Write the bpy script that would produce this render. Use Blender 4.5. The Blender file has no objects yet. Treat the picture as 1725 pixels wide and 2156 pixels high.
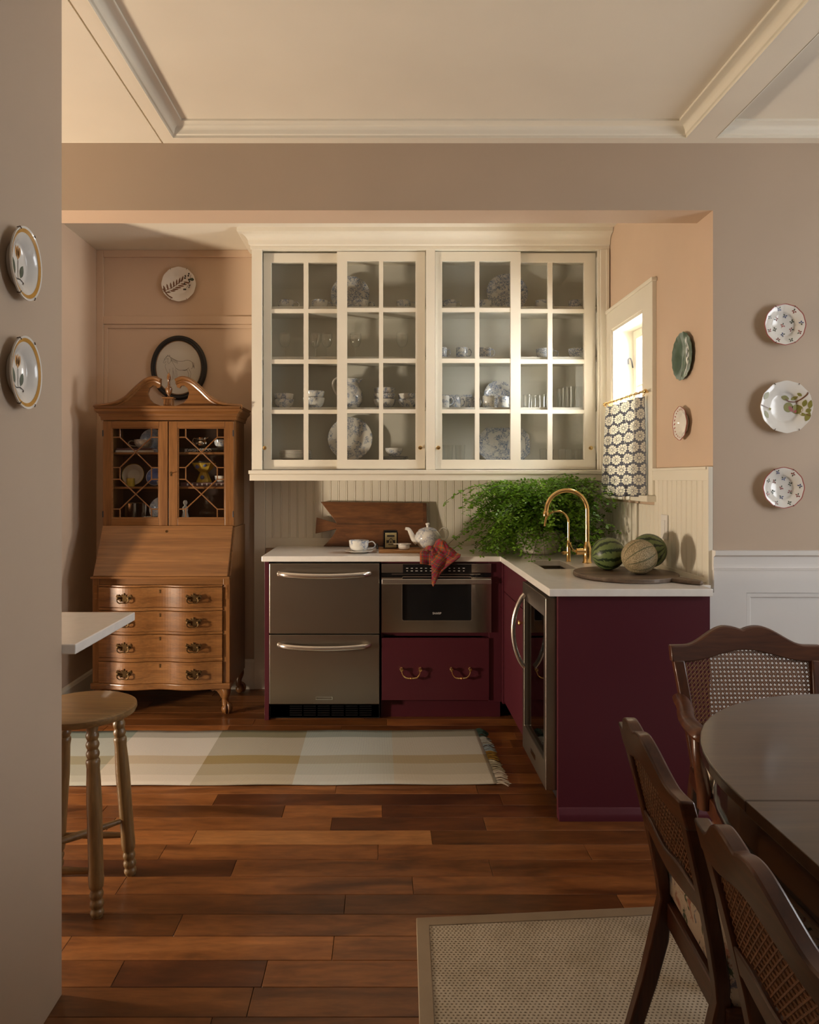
import bpy, math, random
from math import sin, cos, pi, radians, sqrt, atan2
from mathutils import Vector, Matrix

random.seed(7)
S = bpy.context.scene
COL = S.collection

# ------------------------------------------------------------------ camera
CAM_H = 1.35
F_PX = 1500.0                      # focal length in pixels of the 1725 x 2156 frame
cam_d = bpy.data.cameras.new('camera')
cam_d.sensor_width = 36.0
cam_d.lens = F_PX / 2156.0 * 36.0
cam_d.shift_x = (862.5 - 806.0) / 2156.0
cam_d.shift_y = -(1078.0 - 1006.0) / 2156.0
cam_d.clip_start = 0.05
cam = bpy.data.objects.new('camera', cam_d)
COL.objects.link(cam)
cam.location = (0, 0, CAM_H)
cam.rotation_euler = (pi / 2, 0, 0)
S.camera = cam

# ------------------------------------------------------------------ sky, lights, exposure
world = bpy.data.worlds.new('sky')
S.world = world
world.use_nodes = True
bg = world.node_tree.nodes['Background']
bg.inputs[0].default_value = (0.93, 0.96, 1.0, 1)
bg.inputs[1].default_value = 12.0

def area(name, loc, direction, sx, sy, power, color, spread=180):
    d = bpy.data.lights.new(name, 'AREA')
    d.shape = 'RECTANGLE'; d.size = sx; d.size_y = sy
    d.energy = power; d.color = color; d.spread = radians(spread)
    o = bpy.data.objects.new(name, d)
    COL.objects.link(o)
    o.location = loc
    o.rotation_euler = Vector(direction).to_track_quat('-Z', 'Y').to_euler()
    return o

# low warm light coming in at the small window of the side room on the left
area('left_window_light', (-3.38, 2.24, 0.72), (1, 0.32, 0.18), 0.22, 0.30, 108, (1.0, 0.82, 0.61))
# kitchen window over the sink (daylight)
area('kitchen_window_light', (1.78, 3.85, 1.97), (-1, 0, -0.28), 0.75, 0.9, 130, (1.0, 0.98, 0.95))
# portals: sky light enters through the kitchen window and one dining room window right of the view
for nm, loc, dr, sx_, sy_ in (('kitchen_window_portal', (1.54, 3.88, 1.735), (-1, 0, 0), 0.95, 0.5), ('dining_window_portal', (3.53, 1.35, 1.675), (-1, 0, 0), 1.35, 1.0)):
    p_ = area(nm, loc, dr, sx_, sy_, 1, (1, 1, 1)); p_.data.cycles.is_portal = True

S.view_settings.view_transform = 'Standard'
S.view_settings.look = 'None'
S.view_settings.gamma = 1.0
S.view_settings.use_curve_mapping = False
S.view_settings.exposure = 0.0
S.cycles.transparent_max_bounces = 40

# ------------------------------------------------------------------ mesh helpers
WL = {}                               # world location of empties (unrotated built-ins)

class MB:
    def __init__(s):
        s.v = []; s.f = []; s.uv = None
    def add(s, vs, fs):
        n = len(s.v)
        s.v += [tuple(p) for p in vs]
        s.f += [tuple(i + n for i in f) for f in fs]
        return s
    def box(s, x0, x1, y0, y1, z0, z1):
        vs = [(x, y, z) for z in (z0, z1) for y in (y0, y1) for x in (x0, x1)]
        return s.add(vs, [(0, 2, 3, 1), (4, 5, 7, 6), (0, 1, 5, 4), (2, 6, 7, 3), (0, 4, 6, 2), (1, 3, 7, 5)])
    def prism(s, poly, a0, a1, axis='y'):
        """poly: 2d points; axis y -> (x,z), axis x -> (y,z), axis z -> (x,y)"""
        n = len(poly)
        def m(p, a):
            return {'y': (p[0], a, p[1]), 'x': (a, p[0], p[1]), 'z': (p[0], p[1], a)}[axis]
        vs = [m(p, a0) for p in poly] + [m(p, a1) for p in poly]
        fs = [tuple(range(n))[::-1], tuple(range(n, 2 * n))]
        fs += [(i, (i + 1) % n, n + (i + 1) % n, n + i) for i in range(n)]
        return s.add(vs, fs)
    def ring(s, outer, inner, a0, a1, axis='y'):
        """closed frame between two outlines with the same point count"""
        n = len(outer)
        def m(p, a):
            return {'y': (p[0], a, p[1]), 'x': (a, p[0], p[1]), 'z': (p[0], p[1], a)}[axis]
        vs = [m(p, a0) for p in outer] + [m(p, a0) for p in inner] + [m(p, a1) for p in outer] + [m(p, a1) for p in inner]
        fs = []
        for i in range(n):
            j = (i + 1) % n
            fs += [(i, j, n + j, n + i), (2*n+i, 3*n+i, 3*n+j, 2*n+j), (i, 2*n+i, 2*n+j, j), (n+i, n+j, 3*n+j, 3*n+i)]
        return s.add(vs, fs)
    def lathe(s, prof, seg=32, c=(0, 0, 0), wave=None):
        """prof: (r, z) list, axis z. r==0 ends close to a point"""
        vs = []; fs = []; idx = []
        for (r, z) in prof:
            if r <= 1e-6:
                idx.append([len(vs)] * seg); vs.append((c[0], c[1], c[2] + z))
            else:
                row = []
                for k in range(seg):
                    a = 2 * pi * k / seg
                    q = r * (wave(a, r) if wave else 1)
                    row.append(len(vs)); vs.append((c[0] + q * cos(a), c[1] + q * sin(a), c[2] + z))
                idx.append(row)
        for A, B in zip(idx[:-1], idx[1:]):
            for k in range(seg):
                k2 = (k + 1) % seg
                q = []
                for i in (A[k], A[k2], B[k2], B[k]):
                    if i not in q: q.append(i)
                if len(q) >= 3: fs.append(tuple(q))
        return s.add(vs, fs)
    def tube(s, path, r, seg=8, cap=True, sq=None):
        """sweep a circle (or ellipse sq=(a,b)) along path; r number or list"""
        P = [Vector(p) for p in path]; n = len(P)
        R = r if isinstance(r, (list, tuple)) else [r] * n
        t0 = (P[1] - P[0]).normalized()
        up = Vector((0, 0, 1)) if abs(t0.z) < 0.9 else Vector((0, 1, 0))
        nx = t0.cross(up).normalized()
        vs = []; fs = []
        for i in range(n):
            if i == 0: t = P[1] - P[0]
            elif i == n - 1: t = P[-1] - P[-2]
            else: t = P[i + 1] - P[i - 1]
            t.normalize()
            nx = (nx - t * nx.dot(t)).normalized()
            ny = t.cross(nx)
            for k in range(seg):
                a = 2 * pi * k / seg
                ca, sa = cos(a), sin(a)
                if sq: ca *= sq[0]; sa *= sq[1]
                vs.append(P[i] + (nx * ca + ny * sa) * R[i])
        for i in range(n - 1):
            for k in range(seg):
                k2 = (k + 1) % seg
                fs.append((i*seg+k, i*seg+k2, (i+1)*seg+k2, (i+1)*seg+k))
        if cap:
            fs.append(tuple(range(seg))[::-1]); fs.append(tuple(range((n-1)*seg, n*seg)))
        return s.add(vs, fs)
    def sweep(s, path, prof, closed=False):
        """path: xy points; prof: (out, z) where out is to the RIGHT of travel; mitred"""
        n = len(path); P = [Vector((p[0], p[1])) for p in path]; m = len(prof)
        vs = []; fs = []
        for i in range(n):
            if closed or 0 < i < n - 1:
                d1 = (P[i] - P[i-1]).normalized(); d2 = (P[(i+1) % n] - P[i]).normalized()
            elif i == 0:
                d1 = d2 = (P[1] - P[0]).normalized()
            else:
                d1 = d2 = (P[-1] - P[-2]).normalized()
            n1 = Vector((d1.y, -d1.x)); n2 = Vector((d2.y, -d2.x))
            mm = (n1 + n2); mm = mm / max(1e-6, mm.dot(n1))
            for (o, z) in prof:
                q = P[i] + mm * o
                vs.append((q.x, q.y, z))
        rng = n if closed else n - 1
        for i in range(rng):
            j = (i + 1) % n
            for k in range(m - 1):
                fs.append((i*m+k, j*m+k, j*m+k+1, i*m+k+1))
        return s.add(vs, fs)
    def grid(s, fn, nu, nv, uv=False):
        vs = [fn(i / nu, j / nv) for j in range(nv + 1) for i in range(nu + 1)]
        base = len(s.v)
        s.add(vs, [(j*(nu+1)+i, j*(nu+1)+i+1, (j+1)*(nu+1)+i+1, (j+1)*(nu+1)+i) for j in range(nv) for i in range(nu)])
        return s
    def sphere(s, c, r, seg=16, rings=10, sc=(1, 1, 1)):
        prof = [(r * sin(pi * i / rings), -r * cos(pi * i / rings)) for i in range(rings + 1)]
        prof[0] = (0, -r); prof[-1] = (0, r)
        b = MB().lathe(prof, seg)
        return s.add([(c[0] + x*sc[0], c[1] + y*sc[1], c[2] + z*sc[2]) for x, y, z in b.v], b.f)
    def xf(s, M):
        s.v = [tuple(M @ Vector(p)) for p in s.v]
        return s
    def build(s, name, mat, parent=None, smooth=False, bevel=0, seg=2, ang=40, w=False, solid=0, sub=0, fix=False, **props):
        me = bpy.data.meshes.new(name)
        vs = s.v
        if w and parent is not None:
            l = WL.get(parent.name, (0, 0, 0))
            vs = [(x - l[0], y - l[1], z - l[2]) for x, y, z in vs]
        me.from_pydata(vs, [], s.f)
        if s.uv:
            ul = me.uv_layers.new(name='UVMap')
            for lp in me.loops: ul.data[lp.index].uv = s.uv[lp.vertex_index]
        if fix:
            import bmesh
            bm = bmesh.new(); bm.from_mesh(me); bmesh.ops.recalc_face_normals(bm, faces=bm.faces); bm.to_mesh(me); bm.free()
        if smooth:
            me.polygons.foreach_set('use_smooth', [True] * len(me.polygons))
            me.set_sharp_from_angle(angle=radians(ang))
        if isinstance(mat, (list, tuple)):
            for m_ in mat: me.materials.append(m_)
        elif mat: me.materials.append(mat)
        o = bpy.data.objects.new(name, me)
        COL.objects.link(o)
        if parent is not None:
            o.parent = parent
            if w: WL[o.name] = WL.get(parent.name, (0, 0, 0))
        if sub:
            md = o.modifiers.new('sub', 'SUBSURF'); md.levels = md.render_levels = sub
        if solid:
            md = o.modifiers.new('solid', 'SOLIDIFY'); md.thickness = solid; md.offset = 0
        if bevel:
            md = o.modifiers.new('bevel', 'BEVEL'); md.width = bevel; md.segments = seg
            md.limit_method = 'ANGLE'; md.angle_limit = radians(35)
        for k, val in props.items(): o[k] = val
        return o

def tag(o, label, cat, group=None):
    o['label'] = label; o['category'] = cat
    if group: o['group'] = group
    return o
def thing(name, label, cat, loc=(0, 0, 0), rot=(0, 0, 0), group=None):
    o = bpy.data.objects.new(name, None)
    COL.objects.link(o)
    o.empty_display_size = 0.05
    o.location = loc; o.rotation_euler = rot
    WL[o.name] = tuple(loc)
    return tag(o, label, cat, group)
def empty_part(name, parent, loc=(0, 0, 0)):
    o = bpy.data.objects.new(name, None); COL.objects.link(o); o.parent = parent; o.location = loc
    return o
def struct(o):
    o['kind'] = 'structure'
    return o
def copy_tree(o, parent=None, loc=None, label=None):
    c = o.copy(); COL.objects.link(c); c.parent = parent
    if loc is not None: c.location = loc
    if label: c['label'] = label
    for ch in list(o.children): copy_tree(ch, c)
    return c
def arc(cx, cz, r, a0, a1, n):
    return [(cx + r * cos(a0 + (a1 - a0) * i / n), cz + r * sin(a0 + (a1 - a0) * i / n)) for i in range(n + 1)]
def ell(cx, cz, rx, rz, n=40):
    return [(cx + rx * cos(2 * pi * i / n), cz + rz * sin(2 * pi * i / n)) for i in range(n)]
def bez(pts, n=12):
    """Catmull-Rom through points (2d or 3d)"""
    P = [Vector(p) for p in pts]; out = []
    for i in range(len(P) - 1):
        p0 = P[i-1] if i > 0 else P[i] * 2 - P[i+1]
        p1, p2 = P[i], P[i+1]
        p3 = P[i+2] if i + 2 < len(P) else P[i+1] * 2 - P[i]
        for k in range(n):
            t = k / n
            out.append(0.5 * ((2*p1) + (p2 - p0)*t + (2*p0 - 5*p1 + 4*p2 - p3)*t*t + (3*p1 - p0 - 3*p2 + p3)*t*t*t))
    out.append(P[-1])
    return [tuple(p) for p in out]
def grid_boxes(mb, axis, a0, a1, u0, u1, v0, v1, holes):
    """wall of boxes with rectangular holes (hu0,hu1,hv0,hv1); axis 'y': u=x v=z, axis 'x': u=y v=z, axis 'z': u=x v=y"""
    us = sorted({u0, u1, *[h[0] for h in holes], *[h[1] for h in holes]})
    vs = sorted({v0, v1, *[h[2] for h in holes], *[h[3] for h in holes]})
    for ua, ub in zip(us[:-1], us[1:]):
        # merge vertically where possible
        run = None
        for va, vb in zip(vs[:-1], vs[1:]):
            cu, cv = (ua + ub) / 2, (va + vb) / 2
            hole = any(h[0] < cu < h[1] and h[2] < cv < h[3] for h in holes)
            if hole:
                if run: _gb(mb, axis, a0, a1, ua, ub, *run); run = None
            else:
                run = (run[0], vb) if run else (va, vb)
        if run: _gb(mb, axis, a0, a1, ua, ub, *run)
    return mb
def _gb(mb, axis, a0, a1, u0, u1, v0, v1):
    if axis == 'y': mb.box(u0, u1, a0, a1, v0, v1)
    elif axis == 'x': mb.box(a0, a1, u0, u1, v0, v1)
    else: mb.box(u0, u1, v0, v1, a0, a1)

# ------------------------------------------------------------------ materials
class N:
    """tiny node-graph helper"""
    def __init__(s, name):
        s.m = bpy.data.materials.new(name); s.m.use_nodes = True
        s.t = s.m.node_tree; s.b = s.t.nodes['Principled BSDF']; s.out = s.t.nodes['Material Output']
    def n(s, typ, **kw):
        nd = s.t.nodes.new(typ)
        for k, v in kw.items(): setattr(nd, k, v)
        return nd
    def l(s, a, b): s.t.links.new(a, b)
    def put(s, sock, v):
        if hasattr(v, 'is_output'): s.l(v, sock)
        elif isinstance(v, (tuple, list)) and len(v) == 3 and sock.type == 'RGBA': sock.default_value = (*v, 1)
        else: sock.default_value = v
    def math(s, op, a, b=0.0, c=None):
        nd = s.n('ShaderNodeMath', operation=op)
        s.put(nd.inputs[0], a); s.put(nd.inputs[1], b)
        if c is not None: s.put(nd.inputs[2], c)
        return nd.outputs[0]
    def mix(s, f, a, b, mode='MIX'):
        nd = s.n('ShaderNodeMix', data_type='RGBA', blend_type=mode)
        s.put(nd.inputs[0], f); s.put(nd.inputs[6], a); s.put(nd.inputs[7], b)
        return nd.outputs[2]
    def ramp(s, f, stops, interp='LINEAR'):
        nd = s.n('ShaderNodeValToRGB'); r = nd.color_ramp; r.interpolation = interp
        while len(r.elements) < len(stops): r.elements.new(0.5)
        for e, (p, c) in zip(r.elements, stops):
            e.position = p; e.color = (*c, 1) if isinstance(c, (tuple, list)) else (c, c, c, 1)
        s.put(nd.inputs[0], f)
        return nd.outputs[0]
    def coord(s, kind='Object', scale=(1, 1, 1), rnd=0.0):
        tc = s.n('ShaderNodeTexCoord'); mp = s.n('ShaderNodeMapping')
        s.l(tc.outputs[kind], mp.inputs[0]); mp.inputs[3].default_value = scale
        if rnd:
            oi = s.n('ShaderNodeObjectInfo'); v = s.math('MULTIPLY', oi.outputs['Random'], rnd)
            cb = s.n('ShaderNodeCombineXYZ')
            for i in range(3): s.l(v, cb.inputs[i])
            s.l(cb.outputs[0], mp.inputs[1])
        return mp.outputs[0]
    def noise(s, vec, scale=5, detail=4, rough=0.55, dist=0.0):
        nd = s.n('ShaderNodeTexNoise')
        s.l(vec, nd.inputs['Vector']); nd.inputs['Scale'].default_value = scale
        nd.inputs['Detail'].default_value = detail; nd.inputs['Roughness'].default_value = rough
        nd.inputs['Distortion'].default_value = dist
        return nd.outputs[0]
    def bump(s, h, strength=0.2, dist=0.002):
        nd = s.n('ShaderNodeBump'); nd.inputs['Strength'].default_value = strength
        nd.inputs['Distance'].default_value = dist
        s.l(h, nd.inputs['Height']); s.l(nd.outputs[0], s.b.inputs['Normal'])
    def fin(s, col, rough=0.5, metal=0.0, spec=0.5, coat=0.0, trans=0.0):
        s.put(s.b.inputs['Base Color'], col); s.put(s.b.inputs['Roughness'], rough)
        s.b.inputs['Metallic'].default_value = metal
        s.b.inputs['Specular IOR Level'].default_value = spec
        s.b.inputs['Coat Weight'].default_value = coat
        s.b.inputs['Coat Roughness'].default_value = 0.12
        return s.m
def plain(name, col, rough=0.5, metal=0.0, spec=0.5, var=0.06, coat=0.0, scale=6.0):
    g = N(name); v = g.coord('Object', rnd=5.0); f = g.noise(v, scale, 3)
    lo = tuple(c * (1 - var) for c in col); hi = tuple(min(1, c * (1 + var)) for c in col)
    return g.fin(g.ramp(f, [(0.3, lo), (0.7, hi)]), rough, metal, spec, coat)
def wood(name, dark, mid, light, along='x', rough=0.35, scale=1.0, var=0.0, coat=0.15, bump=0.12, across=14.0, along_k=1.0):
    g = N(name)
    sc = {'x': (1.1 * along_k, across, across), 'y': (across, 1.1, across), 'z': (across, across, 1.1)}[along]
    v = g.coord('Object', tuple(q * scale for q in sc), rnd=37.0)
    f1 = g.noise(v, 1.0, 5, 0.6, 0.9)
    f2 = g.noise(v, 6.0, 4, 0.6, 0.3)
    c = g.ramp(f1, [(0.28, dark), (0.5, mid), (0.74, light)])
    fine = g.ramp(f2, [(0.3, (0.62, 0.62, 0.62)), (0.68, (1.12, 1.12, 1.12))])
    c = g.mix(0.8, c, fine, 'MULTIPLY')
    if var:
        oi = g.n('ShaderNodeObjectInfo')
        tone = g.ramp(oi.outputs['Random'], [(0.0, (1 - var, 1 - var * 1.05, 1 - var * 1.1)), (0.5, (1, 1, 1)), (1.0, (1 + var, 1 + var * 1.1, 1 + var * 1.2))])
        c = g.mix(1.0, c, tone, 'MULTIPLY')
    g.bump(f2, bump, 0.0006)
    return g.fin(c, rough, 0, 0.5, coat)

M = {}
def paint(name, col, rough=0.55):
    g = N(name); v = g.coord('Object'); f = g.noise(v, 2.2, 3); f2 = g.noise(v, 220, 2)
    lo = tuple(c * 0.965 for c in col); hi = tuple(min(1, c * 1.03) for c in col)
    g.bump(f2, 0.06, 0.0006)
    return g.fin(g.ramp(f, [(0.3, lo), (0.7, hi)]), rough, 0, 0.35)
M['pink'] = paint('pink_wall_paint', (0.61, 0.458, 0.335), 0.6)
M['mauve'] = paint('mauve_wall_paint', (0.49, 0.385, 0.288), 0.6)
M['ceiling'] = paint('cream_ceiling_paint', (0.75, 0.69, 0.58), 0.6)
M['cream'] = paint('cream_trim_paint', (0.77, 0.725, 0.615), 0.35)
M['cab_in'] = paint('cabinet_interior_paint', (0.66, 0.65, 0.585), 0.5)
M['white_trim'] = paint('white_trim_paint', (0.74, 0.72, 0.69), 0.38)
M['burgundy'] = paint('burgundy_cabinet_paint', (0.076, 0.0135, 0.0215), 0.38)
M['counter'] = plain('white_quartz', (0.82, 0.795, 0.75), 0.16, var=0.03, scale=30)
M['steel'] = None
M['black'] = plain('black_gloss', (0.008, 0.008, 0.009), 0.12)
M['black_matte'] = plain('black_matte', (0.012, 0.011, 0.011), 0.5)
M['brass'] = plain('polished_brass', (0.82, 0.57, 0.25), 0.16, 1.0, var=0.05)
M['dark_brass'] = plain('aged_brass', (0.085, 0.052, 0.023), 0.45, 1.0, var=0.25, scale=60)
M['silver'] = plain('silver_plate', (0.75, 0.73, 0.68), 0.14, 1.0)
M['porcelain'] = plain('white_porcelain', (0.76, 0.73, 0.67), 0.14, var=0.02)
M['secretary'] = wood('secretary_maple', (0.15, 0.060, 0.017), (0.215, 0.092, 0.028), (0.275, 0.126, 0.042), 'x', 0.3, 1.3, along_k=0.55, across=22)
M['secretary_v'] = wood('secretary_maple_upright', (0.15, 0.060, 0.017), (0.215, 0.092, 0.028), (0.275, 0.126, 0.042), 'z', 0.3, 1.3, across=22)
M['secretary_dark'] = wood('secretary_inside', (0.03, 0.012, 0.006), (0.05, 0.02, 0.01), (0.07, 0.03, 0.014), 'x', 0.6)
M['oak'] = wood('stool_oak', (0.145, 0.078, 0.026), (0.21, 0.118, 0.041), (0.27, 0.162, 0.06), 'x', 0.42, 1.2)
M['oak_v'] = wood('stool_oak_turned', (0.145, 0.078, 0.026), (0.21, 0.118, 0.041), (0.27, 0.162, 0.06), 'z', 0.42, 1.2)
M['plank'] = wood('floor_plank_teak', (0.082, 0.026, 0.0070), (0.205, 0.073, 0.0200), (0.30, 0.118, 0.036), 'x', 0.30, 1.0, var=0.42, across=9.0, along_k=1.8)
M['plank_light'] = wood('floor_plank_light', (0.24, 0.092, 0.026), (0.36, 0.155, 0.05), (0.44, 0.20, 0.07), 'x', 0.30, 1.0, across=9.0, along_k=1.8)
M['plank_dark'] = wood('floor_plank_dark', (0.03, 0.009, 0.004), (0.085, 0.026, 0.0085), (0.17, 0.056, 0.017), 'x', 0.30, 1.0, across=7.0, along_k=1.8)
M['mahogany'] = wood('mahogany', (0.036, 0.0105, 0.004), (0.076, 0.023, 0.008), (0.13, 0.044, 0.0145), 'z', 0.34, 1.2, coat=0.12)
M['mahogany_y'] = wood('mahogany_rail', (0.036, 0.0105, 0.004), (0.076, 0.023, 0.008), (0.13, 0.044, 0.0145), 'y', 0.34, 1.2, coat=0.12)
M['table'] = wood('table_mahogany', (0.040, 0.021, 0.011), (0.062, 0.033, 0.017), (0.088, 0.049, 0.026), 'x', 0.30, 1.0, coat=0.6, bump=0.05, across=20)
M['table_edge'] = wood('table_edge_mahogany', (0.018, 0.009, 0.004), (0.034, 0.016, 0.007), (0.06, 0.028, 0.012), 'y', 0.25, 1.2, coat=0.4)
M['fishboard'] = wood('old_walnut_board', (0.062, 0.020, 0.006), (0.165, 0.062, 0.018), (0.25, 0.105, 0.033), 'x', 0.5, 2.0, bump=0.5, across=6)
M['melonboard'] = wood('worn_grey_board', (0.075, 0.048, 0.030), (0.135, 0.09, 0.058), (0.20, 0.14, 0.09), 'x', 0.6, 2.0, bump=0.5, across=8)
M['tray'] = wood('bamboo_tray', (0.28, 0.12, 0.035), (0.42, 0.20, 0.07), (0.52, 0.27, 0.11), 'x', 0.4, 2.0)
M['leafstem'] = plain('fern_stem', (0.035, 0.02, 0.008), 0.5)
M['cane'] = plain('woven_cane', (0.20, 0.085, 0.032), 0.45, var=0.35, scale=150)
M['paper'] = plain('drawing_paper', (0.66, 0.62, 0.56), 0.7, var=0.03)
M['ink'] = plain('ink_line', (0.05, 0.035, 0.025), 0.7)

def steel(name, col, rough, stretch):
    g = N(name); v = g.coord('Object', stretch); f = g.noise(v, 1.0, 3, 0.6)
    r = g.ramp(f, [(0.3, rough * 0.95), (0.7, rough * 1.05)])
    return g.fin(g.ramp(f, [(0.2, tuple(c * 0.97 for c in col)), (0.8, col)]), r, 1.0, 0.5)
M['steel'] = steel('brushed_steel', (0.33, 0.295, 0.25), 0.34, (3.0, 300, 300))
M['steel_smooth'] = steel('polished_steel', (0.52, 0.48, 0.43), 0.14, (3, 3, 3))
M['handle'] = steel('satin_handle', (0.72, 0.69, 0.65), 0.26, (3, 200, 200))

def glass(name, tint, refl, gain=1.0):
    g = N(name); g.t.nodes.remove(g.b)
    tr = g.n('ShaderNodeBsdfTransparent'); tr.inputs[0].default_value = (*tint, 1)
    gl = g.n('ShaderNodeBsdfGlossy'); gl.inputs['Roughness'].default_value = 0.02
    lw = g.n('ShaderNodeLayerWeight'); lw.inputs[0].default_value = 0.5
    fres = g.math('ADD', refl, g.math('MULTIPLY', g.math('POWER', lw.outputs['Facing'], 5.0), 0.75))
    mx = g.n('ShaderNodeMixShader')
    g.l(g.math('MULTIPLY', fres, gain), mx.inputs[0]); g.l(tr.outputs[0], mx.inputs[1]); g.l(gl.outputs[0], mx.inputs[2])
    g.l(mx.outputs[0], g.out.inputs[0])
    return g.m
M['glass'] = glass('window_glass', (0.975, 0.98, 0.975), 0.028)
M['crystal'] = glass('drinking_glass', (0.985, 0.99, 0.985), 0.07, 1.0)
M['oven_glass'] = None
M['dark_glass'] = glass('tinted_cooler_glass', (0.30, 0.28, 0.26), 0.11)

def bluewhite(name, blue=(0.10, 0.17, 0.33), white=(0.72, 0.71, 0.67), sc=1.0, thr=0.52):
    g = N(name); v = g.coord('Object', rnd=11.0)
    f = g.noise(v, 95 * sc, 4, 0.75, 1.5); m_ = g.noise(v, 26 * sc, 2, 0.5, 0.4)
    a = g.ramp(f, [(0.46, 0.0), (0.54, 1.0)]); b = g.ramp(m_, [(thr - 0.05, 0.0), (thr + 0.03, 1.0)])
    fac = g.math('MULTIPLY', g.math('MULTIPLY', a, b), 0.85)
    return g.fin(g.mix(fac, white, blue), 0.13)
M['bluewhite'] = bluewhite('blue_transferware')
M['bluewhite_d'] = bluewhite('dense_blue_transferware', thr=0.42)
M['bluefaint'] = bluewhite('pale_blue_transferware', (0.30, 0.33, 0.42), thr=0.46)

def leafmat():
    g = N('fern_leaf'); v = g.coord('Object'); f = g.noise(v, 9, 3)
    c = g.ramp(f, [(0.3, (0.075, 0.18, 0.014)), (0.55, (0.16, 0.32, 0.022)), (0.75, (0.25, 0.43, 0.04))])
    g.fin(c, 0.45)
    tl = g.n('ShaderNodeBsdfTranslucent'); g.l(c, tl.inputs[0])
    mx = g.n('ShaderNodeMixShader'); mx.inputs[0].default_value = 0.35
    g.l(g.b.outputs[0], mx.inputs[1]); g.l(tl.outputs[0], mx.inputs[2]); g.l(mx.outputs[0], g.out.inputs[0])
    return g.m
M['leaf'] = leafmat()

def curtainmat():
    g = N('flower_print_linen')
    uv = g.n('ShaderNodeUVMap'); sp = g.n('ShaderNodeSeparateXYZ'); g.l(uv.outputs[0], sp.inputs[0])
    p = 0.062
    V = g.math('DIVIDE', sp.outputs[1], p * 0.9); row = g.math('FLOOR', V)
    U = g.math('ADD', g.math('DIVIDE', sp.outputs[0], p), g.math('MULTIPLY', g.math('MODULO', row, 2.0), 0.5))
    fx = g.math('SUBTRACT', g.math('FRACT', U), 0.5); fy = g.math('SUBTRACT', g.math('FRACT', V), 0.5)
    r = g.math('SQRT', g.math('ADD', g.math('MULTIPLY', fx, fx), g.math('MULTIPLY', fy, fy)))
    a = g.math('ARCTAN2', fy, fx)
    pet = g.math('ABSOLUTE', g.math('SINE', g.math('MULTIPLY', a, 6.0)))
    R = g.math('ADD', 0.37, g.math('MULTIPLY', pet, 0.12))
    inside = g.math('LESS_THAN', r, R)
    inner = g.math('LESS_THAN', r, g.math('SUBTRACT', R, 0.05))
    lines = g.math('MULTIPLY', g.math('LESS_THAN', pet, 0.40), inner)
    core = g.math('LESS_THAN', r, 0.11)
    petal = g.math('MULTIPLY', inside, g.math('SUBTRACT', 1.0, lines))
    fac = g.math('MAXIMUM', petal, core)
    ring = g.math('MULTIPLY', g.math('GREATER_THAN', r, 0.11), g.math('LESS_THAN', r, 0.16))
    fac = g.math('MULTIPLY', fac, g.math('SUBTRACT', 1.0, ring))
    col = g.mix(fac, (0.165, 0.17, 0.195), (0.70, 0.67, 0.57))
    g.fin(col, 0.85, 0, 0.1)
    tl = g.n('ShaderNodeBsdfTranslucent'); g.l(col, tl.inputs[0])
    mx = g.n('ShaderNodeMixShader'); mx.inputs[0].default_value = 0.28
    g.l(g.b.outputs[0], mx.inputs[1]); g.l(tl.outputs[0], mx.inputs[2]); g.l(mx.outputs[0], g.out.inputs[0])
    return g.m
M['curtain'] = curtainmat()

def plaid():
    g = N('plaid_cotton'); uv = g.n('ShaderNodeUVMap'); sp = g.n('ShaderNodeSeparateXYZ'); g.l(uv.outputs[0], sp.inputs[0])
    R, O, G, P, D = (0.30, 0.022, 0.03), (0.50, 0.10, 0.018), (0.13, 0.115, 0.075), (0.17, 0.05, 0.12), (0.085, 0.075, 0.075)
    st = [(0.0, R), (0.16, G), (0.26, O), (0.34, G), (0.44, R), (0.54, P), (0.60, R), (0.68, D), (0.80, O), (0.86, D), (0.94, P)]
    a = g.ramp(g.math('FRACT', g.math('DIVIDE', sp.outputs[0], 0.085)), st, 'CONSTANT')
    b = g.ramp(g.math('FRACT', g.math('DIVIDE', sp.outputs[1], 0.085)), st, 'CONSTANT')
    tw = g.math('GREATER_THAN', g.math('FRACT', g.math('MULTIPLY', g.math('ADD', sp.outputs[0], sp.outputs[1]), 420.0)), 0.5)
    fac = g.math('ADD', 0.35, g.math('MULTIPLY', tw, 0.3))
    return g.fin(g.mix(fac, a, b), 0.9, 0, 0.1)
M['plaid'] = plaid()

def sisal():
    g = N('sisal_weave'); v = g.coord('Object'); sp = g.n('ShaderNodeSeparateXYZ'); g.l(v, sp.inputs[0])
    p = 0.0118
    V = g.math('DIVIDE', sp.outputs[1], p * 0.8); row = g.math('FLOOR', V)
    U = g.math('ADD', g.math('DIVIDE', sp.outputs[0], p), g.math('MULTIPLY', g.math('MODULO', row, 2.0), 0.5))
    wob = g.noise(v, 90, 2); U = g.math('ADD', U, g.math('MULTIPLY', g.math('SUBTRACT', wob, 0.5), 0.7))
    fx = g.math('SUBTRACT', g.math('FRACT', U), 0.5); fy = g.math('SUBTRACT', g.math('FRACT', V), 0.5)
    d = g.math('ADD', g.math('MULTIPLY', fx, fx), g.math('MULTIPLY', g.math('MULTIPLY', fy, fy), 1.3))
    dot = g.ramp(d, [(0.022, 1.0), (0.075, 0.0)])
    ns = g.noise(v, 7, 3); fb = g.noise(v, 500, 2)
    base = g.ramp(ns, [(0.3, (0.44, 0.37, 0.275)), (0.7, (0.56, 0.48, 0.375))])
    base = g.mix(0.35, base, fb, 'MULTIPLY')
    col = g.mix(g.math('MULTIPLY', dot, 0.85), base, (0.10, 0.065, 0.038))
    g.bump(g.math('SUBTRACT', 1.0, dot), 0.8, 0.003)
    return g.fin(col, 0.9, 0, 0.1)
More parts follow.
